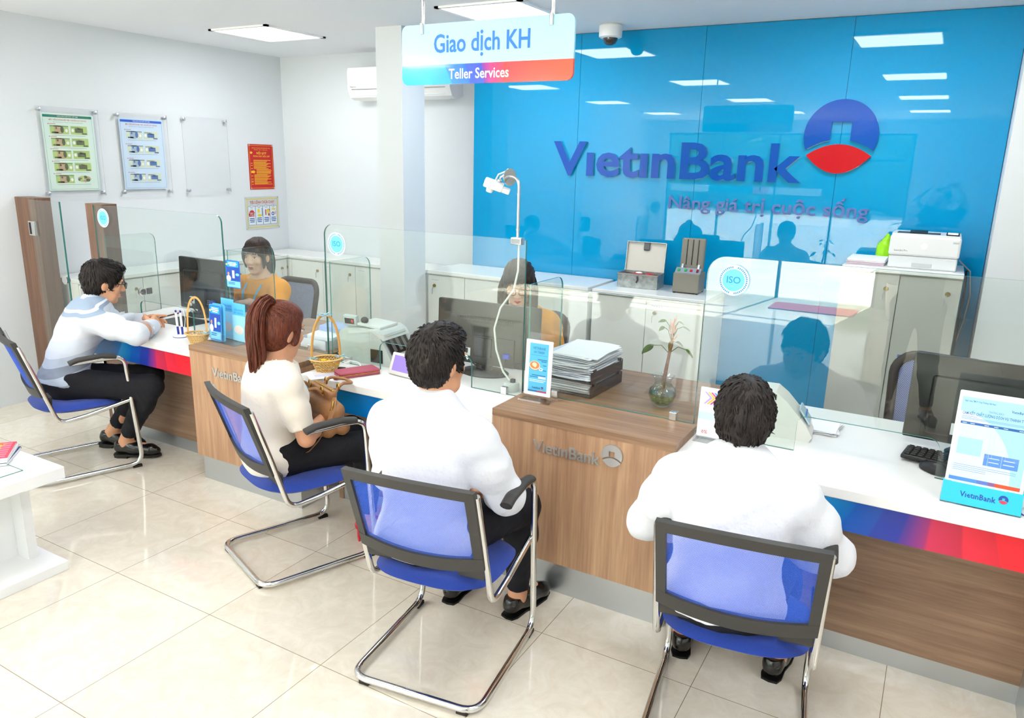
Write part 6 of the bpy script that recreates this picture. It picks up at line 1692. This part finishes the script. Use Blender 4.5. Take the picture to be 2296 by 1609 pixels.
for q, (c, lab, dz, dx, dy) in enumerate((('#f1f2f7', 'white form pad at the bottom of the white tray', .006, 0, 0), ('#3f7fd0', 'blue booklet sticking up in the white tray', .040, .015, .055), ('#e9eef4', 'white pad on top in the white tray', .034, .012, -.03), ('#9fb4e8', 'pale blue booklet at the back of the white tray', .066, .02, .06))):
    tag(MB().box((0, 0, .012), (.18, .235 if q == 0 else .11, .024), mat('form ' + c, c, .6), .002, rot=(.0 if q == 0 else .08, 0, r.uniform(-.03, .03))).build('form_pad', loc=(-2.885 + dx * (q == 0) * 0 + dx * .2, 3.05 + dy, ZB + dz + (.008 if q else 0))), lab, 'forms', 'forms in the white tray')
# woven baskets
WICK = bpy.data.materials.new('woven straw'); WICK.use_nodes = True
nt = WICK.node_tree; b = nt.nodes['Principled BSDF']; tc = nt.nodes.new('ShaderNodeTexCoord'); w1_ = nt.nodes.new('ShaderNodeTexWave'); w1_.inputs['Scale'].default_value = 70; w1_.bands_direction = 'DIAGONAL'; nt.links.new(tc.outputs['Object'], w1_.inputs['Vector'])
r_ = ramp_node(nt, [(.2, '#b98a45'), (.6, '#e6c583')]); nt.links.new(w1_.outputs['Fac'], r_.inputs['Fac']); nt.links.new(r_.outputs['Color'], b.inputs['Base Color']); b.inputs['Roughness'].default_value = .6
CANE = mat('cane handle', '#d8a45a', .45); RIB = mat('pale blue ribbon', '#9fd3ea', .5)
def basket(label, x, y, z, sc, hh, rz):
    t = thing('basket', label, 'basket', (x, y, z), rz, 'small woven baskets')
    k = MB(); n = 26
    for q in range(n):           # open diagonal weave
        for sg in (-1, 1):
            pts = []
            for j in range(7):
                u = j / 6; a = 2 * PI * q / n + sg * u * .75; rr = (.052 + .022 * u) * sc; pts.append((rr * math.cos(a), rr * math.sin(a) * .82, .006 + .056 * u * sc))
            k.tube(pts, .0022 * sc, WICK, 4)
    for zz, rr in ((.006, .053), (.020, .059), (.034, .064), (.048, .069)):
        k.tube([(rr * sc * math.cos(a), rr * sc * math.sin(a) * .82, zz * sc) for a in np.linspace(0, 2 * PI, 29)[:-1]], .0020 * sc, WICK, 5, closed=True)
    k.build('weave', t, 60)
    k = MB(); k.lathe([(0, .0), (.054, 0), (.054, .005), (0, .005)], WICK, 24, sq=(sc, .82 * sc)); k.build('bottom', t, 60)
    k = MB(); k.tube([(.077 * sc * math.cos(a), .077 * sc * math.sin(a) * .82, .063 * sc) for a in np.linspace(0, 2 * PI, 37)[:-1]], .0062 * sc, CANE if False else WICK, 8, closed=True, flat=(.8, 1.3)); k.build('rim', t, 60)
    k = MB(); k.tube([(.070 * sc * math.cos(a), 0, .045 + (hh - .045) * math.sin(a) ** .75) for a in np.linspace(0, PI, 21)], .0042, CANE, 8, flat=(.6, 1.5)); k.build('handle', t, 60)
    return t
def bow(t, p, s=1.0):
    k = MB(); p = Vector(p)
    for sg in (-1, 1):
        k.tube([p, p + Vector((sg * .018, -.004, .008)) * s, p + Vector((sg * .030, -.006, .0)) * s, p + Vector((sg * .012, -.004, -.004)) * s, p], .0045 * s, RIB, 6, flat=(.25, 1.2))
    k.ell(p, (.005 * s, .005 * s, .005 * s), RIB, 8, 6); return k.build('ribbon_bow', t, 60)
t = basket('woven basket with tall cane handle on the left desk by the pen stand', -3.585, 2.735, ZS, .90, .262, .25); bow(t, (.063, -.004, .066))
t = basket('woven basket with blue ribbons and yellow sweets on the middle desk', -2.598, 2.715, ZS, 1.0, .285, .95); bow(t, (.070, 0, .07)); bow(t, (0, -.004, .288), 1.3); bow(t, (-.068, -.003, .07))
r = random.Random(6)
for q, (x, y) in enumerate(((-.03, -.02), (.0, .02), (.03, -.01), (-.005, -.03), (.035, .02), (-.035, .015))):
    k = MB(); k.ell((0, 0, .009), (.015, .010, .008), mat('yellow wrapper', '#f0c31c', .3), 10, 6)
    for sg in (-1, 1): k.lathe([(.002, 0), (.008, .010)], mat('yellow wrapper', '#f0c31c', .3), 8, M=Matrix.Translation((sg * .013, 0, .009)) @ Matrix.Rotation(sg * PI / 2, 4, 'Y'))
    tag(k.build('sweet', smooth=60, loc=(-2.598 + x, 2.715 + y, ZS + .030 + .006 * (q % 2))), 'small sweet in a yellow wrapper inside the ribboned basket', 'sweet', 'sweets in the ribboned basket')
t = thing('wallet', 'long dusty pink zipped wallet on the middle desk', 'wallet', (-2.425, 2.745, ZS), math.radians(64))
PNK = mat('pink grained leather', '#b9546c', .5, bump=.5, bscale=500); GOLD = mat('gold metal', '#c9a24e', .25, metal=1.0)
k = MB(); k.box((0, 0, .0075), (.205, .098, .013), PNK, .006, 3); k.box((0, 0, .0225), (.205, .098, .013), PNK, .006, 3); k.build('body', t, 50)
k = MB(); k.tube(fillet([(-.10, -.047, .015), (.101, -.047, .015), (.101, .047, .015), (-.10, .047, .015)], .008, 3), .0028, GOLD, 6); k.build('zip', t, 50)
k = MB(); k.tube([(-.103, -.03, .015), (-.118, -.036, .012), (-.128, -.034, .008)], [.003, .005, .004], GOLD, 8); k.box((-.122, -.040, .006), (.03, .016, .006), PNK, .002); k.build('zip_pull', t, 50)
t = thing('keys', 'bunch of keys with a white tag beside the pink wallet', 'keys', (-2.545, 2.765, ZS), .4)
k = MB(); k.box((0, 0, .008), (.042, .022, .012), BLACKP, .005); k.build('car_key', t, 50)
k = MB(); k.tube([(.022 + .013 * math.cos(a), .013 * math.sin(a), .004) for a in np.linspace(0, 2 * PI, 17)[:-1]], .0014, STEEL, 6, closed=True); k.box((.045, .004, .004), (.03, .018, .003), mat('key tag lilac', '#dfd0e6', .5), .002, rot=(0, 0, .3)); k.build('key_ring', t, 50)
k = MB(); k.tube(fillet([(-2.585, 2.72, .764), (-2.56, 2.76, .785), (-2.53, 2.815, .80), (-2.50, 2.845, .79), (-2.475, 2.835, .7665), (-2.44, 2.86, .7645)], .02, 4), [.0075] * 22, mat('white strap', '#eceff0', .5), 6, flat=(.18, 1.0))
tag(k.build('wristband', smooth=60), 'curled white punched strap between the basket and pink wallet', 'strap')
t = thing('paper_slip', 'white printed slip under the ribboned basket on the middle desk', 'paper', (-2.545, 2.668, ZS), .95)
k = MB(); k.box((0, 0, .0006), (.20, .14, .0012), PAPER); F = Matrix.Translation((0, 0, .0014))
for q in range(9): k.rect(-.07, .06 - .01 * (q % 3), .05 - .011 * q, .053 - .011 * q, .0014, mat('slip print', '#d9b9c4', .6) if q < 5 else mat('slip print blue', '#7d85d8', .6), Matrix.Identity(4))
k.build('sheet', t)
t = thing('customer_display', 'small tilted screen with a purple face beside the note counter', 'display', (-2.225, 2.835, ZS), -.12)
T = Matrix.Rotation(-.38, 4, 'X')
k = MB(); k.box((0, 0, .058), (.165, .022, .112), mat('display casing', '#d8d5d2', .4), .006, M=T); k.build('casing', t, 40)
k = MB(); k.rect(-.062, .062, -.036, .042, 0, mat('purple screen', '#8c76c4', .3, emit='#8a70d0', estr=.35), T @ front((0, -.0114, .058))); k.build('screen', t)
MB().box((0, .035, .02), (.09, .05, .04), mat('display casing', '#d8d5d2', .4), .006).build('rest', t)
t = thing('cable_stub', 'red and blue stamp handle behind the note counter', 'stamp', (-2.29, 3.24, ZS), .3); t.name = 'rubber_stamp'
k = MB(); k.tube([(-.03, 0, .035), (.0, 0, .04)], .014, mat('stamp red', '#c8242c', .4), 10); k.build('handle', t, 60)
k = MB(); k.tube([(.0, 0, .03), (.05, -.01, .02)], [.012, .02], mat('stamp blue', '#4a7ccc', .4), 10); k.build('body', t, 60)
t = thing('cash_bundle', 'strapped bundle of brown banknotes behind the note counter', 'banknotes', (-2.38, 3.285, ZS), .2)
MB().box((0, 0, .035), (.15, .07, .07), mat('note bundle', '#a58e74', .8, var=.3, vscale=120), .002).build('notes', t)
k = MB(); k.box((0, 0, .035), (.018, .0715, .0715), PAPER); k.build('paper_band', t)

# left desk and left block: pens, brochure holder, leaflets
def pen_stand(label, x, y, rz):
    t = thing('pen_stand', label, 'pen stand', (x, y, ZS), rz, 'pen stands')
    PBL = mat('pen blue', '#2a2f9c', .35)
    k = MB(); k.lathe([(0, 0), (.040, 0), (.042, .005), (.036, .012), (.02, .016), (0, .017)], mat('pen white', '#f2f3f6', .35), 24); k.lathe([(.0425, .003), (.0425, .006)], PBL, 24); k.build('base', t, 50)
    for q, (dx, lx) in enumerate(((-.012, -.018), (.014, .010))):
        k = MB(); k.tube([(dx, 0, .015), (dx + (lx - dx) * .45, 0, .062)], .0062, PBL, 10); k.tube([(dx + (lx - dx) * .45, 0, .062), (lx, 0, .145)], .0066, mat('pen white', '#f2f3f6', .35), 10); k.tube([(lx, 0, .138), (lx, 0, .158)], .0055, PBL, 10); k.build('pen', t, 60)
    k = MB(); k.tube(fillet([(.010, 0, .155), (.03, 0, .165), (.038, 0, .11), (.022, 0, .016)], .03, 5), .0018, mat('pen white', '#f2f3f6', .35), 6); k.build('tether', t, 60)
    return t
pen_stand('white and blue twin pen stand on the left desk', -3.79, 2.775, .4)
pen_stand('white and blue twin pen stand at the right picture edge', .372, 2.715, .2)
t = thing('brochure_holder', 'clear acrylic holder with blue leaflets on the left wooden block', 'brochure holder', (-3.375, 2.775, ZB), -.06)
k = MB()
for (x0, x1, y0, y1, z0, z1) in ((-.118, .118, .05, .053, 0, .275), (-.118, .118, -.062, -.059, 0, .062), (-.118, .118, -.062, .053, 0, .003), (-.12, -.117, -.062, .053, 0, .075), (.117, .12, -.062, .053, 0, .075), (-.002, .001, -.062, .05, 0, .075)): k.prism([(x0, y0), (x1, y0), (x1, y1), (x0, y1)], z0, z1, ACRYL, Matrix.Identity(4))
k.build('holder', t)
def phone_print(k, F, w, h):
    R_ = rrect(w, h, w * .12, 4); k.add([(x, y, 0) for x, y in R_], [list(range(len(R_)))], mat('leaflet blue', '#1c6fd0', .35), F)
    R_ = rrect(w * .9, h * .70, w * .08, 4); k.add([(x, y + h * .11, .0002) for x, y in R_], [list(range(len(R_)))], mat('leaflet deep blue', '#1f4fb8', .35), F)
    k.rect(-w * .46, w * .46, -h * .47, -h * .25, .0003, mat('leaflet sky', '#7fd4f8', .35), F)
    k.rect(-w * .40, w * .40, h * .26, h * .47, .0003, mat('leaflet cyan', '#2aa6ee', .35), F)
    for q, (a, b_) in enumerate(((-.28, .25), (-.33, .30), (-.22, .22))): k.rect(a * w, b_ * w, h * (.40 - .05 * q), h * (.43 - .05 * q), .0005, PAPER, F)
    k.rect(-.06 * w, .10 * w, -h * .14, h * .14, .0005, PAPER, F)
    SK = mat('leaflet skin', '#c99473', .5)
    k.add([(-w * .32 + w * .16 * math.cos(a) , -h * .16 + h * .11 * math.sin(a), .0006) for a in np.linspace(0, 2 * PI, 17)[:-1]], [list(range(16))], PAPER, F); k.add([(-w * .32 + w * .075 * math.cos(a), h * .01 + h * .06 * math.sin(a), .0007) for a in np.linspace(0, 2 * PI, 17)[:-1]], [list(range(16))], SK, F)
    k.add([(w * .30 + w * .13 * math.cos(a), h * .0 + h * .05 * math.sin(a), .0006) for a in np.linspace(0, 2 * PI, 17)[:-1]], [list(range(16))], mat('leaflet sky', '#7fd4f8', .35), F); k.add([(-w * .42 + w * .06 * math.cos(a), h * .34 + h * .035 * math.sin(a), .0006) for a in np.linspace(0, 2 * PI, 17)[:-1]], [list(range(16))], mat('leaflet yellow', '#f0dc20', .4), F)
    for y in (-.32, -.37): k.rect(-w * .36, w * .10, h * y, h * (y + .022), .0006, mat('leaflet deep blue', '#1f4fb8', .35), F)
B0 = Matrix.Translation((-3.375, 2.775, ZB)) @ Matrix.Rotation(-.06, 4, 'Z')
for lab, dx, dy, z0, w, h, kind in (('blue phone-shaped leaflet in front in the acrylic holder', -.055, -.045, .006, .105, .20, 0), ('pale blue leaflet just behind the phone-shaped one in the holder', -.045, -.030, .006, .11, .205, 1), ('sky blue printed leaflet at the back left of the holder', -.05, .030, .006, .11, .225, 2), ('sky blue printed leaflet at the back right of the holder', .055, .025, .006, .108, .21, 2)):
    k = MB(); F = front((0, 0, h / 2)); R_ = rrect(w, h, .012 if kind < 2 else .002, 3)
    k.prism(R_, -.001, .001, mat('leaflet body', '#8fb6ee' if kind == 1 else '#5fc0f2', .4), F)
    if kind == 0: phone_print(k, front((0, -.0012, h / 2)), w * .97, h * .97)
    if kind == 2:
        F = front((0, -.0012, h / 2)); k.rect(-w * .5, w * .5, -h * .5, h * .18, .0001, mat('leaflet pale sky', '#9adcf6', .4), F)
        k.text('SỐNG KHỎE', F @ Matrix.Translation((0, h * .32, .0003)), .015, mat('leaflet text blue', '#1f86cc', .4), 0, .01, width=w * .7); k.text('YÊU THƯƠNG', F @ Matrix.Translation((0, h * .24, .0003)), .015, mat('leaflet text blue', '#1f86cc', .4), 0, .01, width=w * .75)
        k.add([(w * .38 * math.cos(a), -h * .2 + h * .12 * math.sin(a), .0003) for a in np.linspace(0, 2 * PI, 17)[:-1]], [list(range(16))], mat('leaflet photo pale', '#dfd8d4', .5), F)
    o = k.build('leaflet'); o.matrix_world = B0 @ Matrix.Translation((dx, dy, z0)) @ Matrix.Rotation(-.05, 4, 'X'); tag(o, lab, 'leaflet', 'leaflets in the acrylic holder')
k = MB(); phone_print(k, front((0, 0, 0)), .115, .155); o = k.build('sticker', loc=(-3.425, YGL - .0055, 1.150)); tag(o, 'blue phone-shaped sticker on the low glass screen above the brochure holder', 'sticker')
t = thing('mat', 'black desk mat in front of the glossy monitor on the left desk', 'mat', (-4.13, 3.06, ZS)); MB().box((0, 0, .0012), (.30, .20, .0024), BLACKP).build('pad', t)
t = thing('pen', 'dark pen held in the clasped hands on the left desk', 'pen', (-4.06, 2.90, .835), 1.0)
MB().tube([(-.05, 0, -.012), (.07, 0, .012)], .0045, mat('dark red pen', '#5a1f22', .35), 8).build('barrel', t, 60)

# bag and slip with the ponytailed customer
t = thing('handbag', 'tan leather handbag with gold fittings on the lap of the ponytailed person', 'handbag', (-2.405, 2.485, .56), math.radians(-22)); t.scale = (1.12, 1.12, 1.12)
TAN = mat('tan leather', '#a9784e', .42, bump=.15, bscale=120, var=.08, vscale=10)
f = Field(.005)
f.cap((-.10, -.03, .03), (.10, -.03, .03), .034, .034, .02); f.cap((-.10, .03, .03), (.10, .03, .03), .034, .034, .02); f.cap((-.088, 0, .10), (.088, 0, .10), .046, .046, .03); f.cap((-.078, 0, .175), (.078, 0, .175), .024, .024, .03)
V, Q = f.mesh([((0, 0, .188), (0, 0, 1)), ((0, 0, .0), (0, 0, -1))]); V = V + vnormals(V, Q) * folds(9, .003, 22)(V)[:, None]; skin_obj('body', V, Q, TAN, t)
for y in (-1, 1):
    k = MB(); k.tube(fillet([(-.055, y * .026, .165), (-.060, y * .055, .205), (-.035, y * .118, .190), (.035, y * .118, .190), (.060, y * .055, .205), (.055, y * .026, .165)], .03, 5), .0065, TAN, 10); h_ = k.build('handle', t, 60)
    for x in (-.058, .058):
        g = MB(); g.tube([(x + .011 * math.cos(a), y * .036 + .004, .190 + .014 * math.sin(a)) for a in np.linspace(0, 2 * PI, 15)[:-1]], .0032, GOLD, 6, closed=True); g.build('ring', h_, 60)
k = MB(); k.tube([(-.078, 0, .190), (.085, 0, .190)], .0035, GOLD, 8); k.box((.09, 0, .182), (.01, .008, .02), GOLD, .002); k.build('zip', t, 60)
k = MB(); k.tube(fillet([(.105, -.0, .165), (.128, -.02, .12), (.13, -.06, .03), (.09, -.075, .008), (-.06, -.078, .03), (-.115, -.06, .05)], .03, 5), [.0085] * 26, TAN, 8, flat=(.22, 1.1)); k.tube(fillet([(.10, -.07, .01), (.115, -.13, -.03), (.17, -.15, -.02), (.165, -.10, .02), (.125, -.05, .05)], .03, 5), .0075, TAN, 8, flat=(.25, 1.1)); k.build('shoulder_strap', t, 60)
k = MB(); k.tube([(.118, -.012, .155), (.128, -.02, .135), (.120, -.025, .118)], .004, GOLD, 6); k.box((.13, -.135, -.028), (.018, .022, .006), GOLD, .002); k.build('clasp', t, 60)
t = thing('paper_slip', 'pale blue slip held before the chest of the ponytailed person', 'paper', (-2.485, 2.425, .655), math.radians(-24)); t.name = 'queue_ticket'
MB().box((0, 0, .04), (.075, .003, .11), mat('slip pale blue', '#a9d4f4', .6), rot=(-.5, 0, .1)).build('sheet', t)
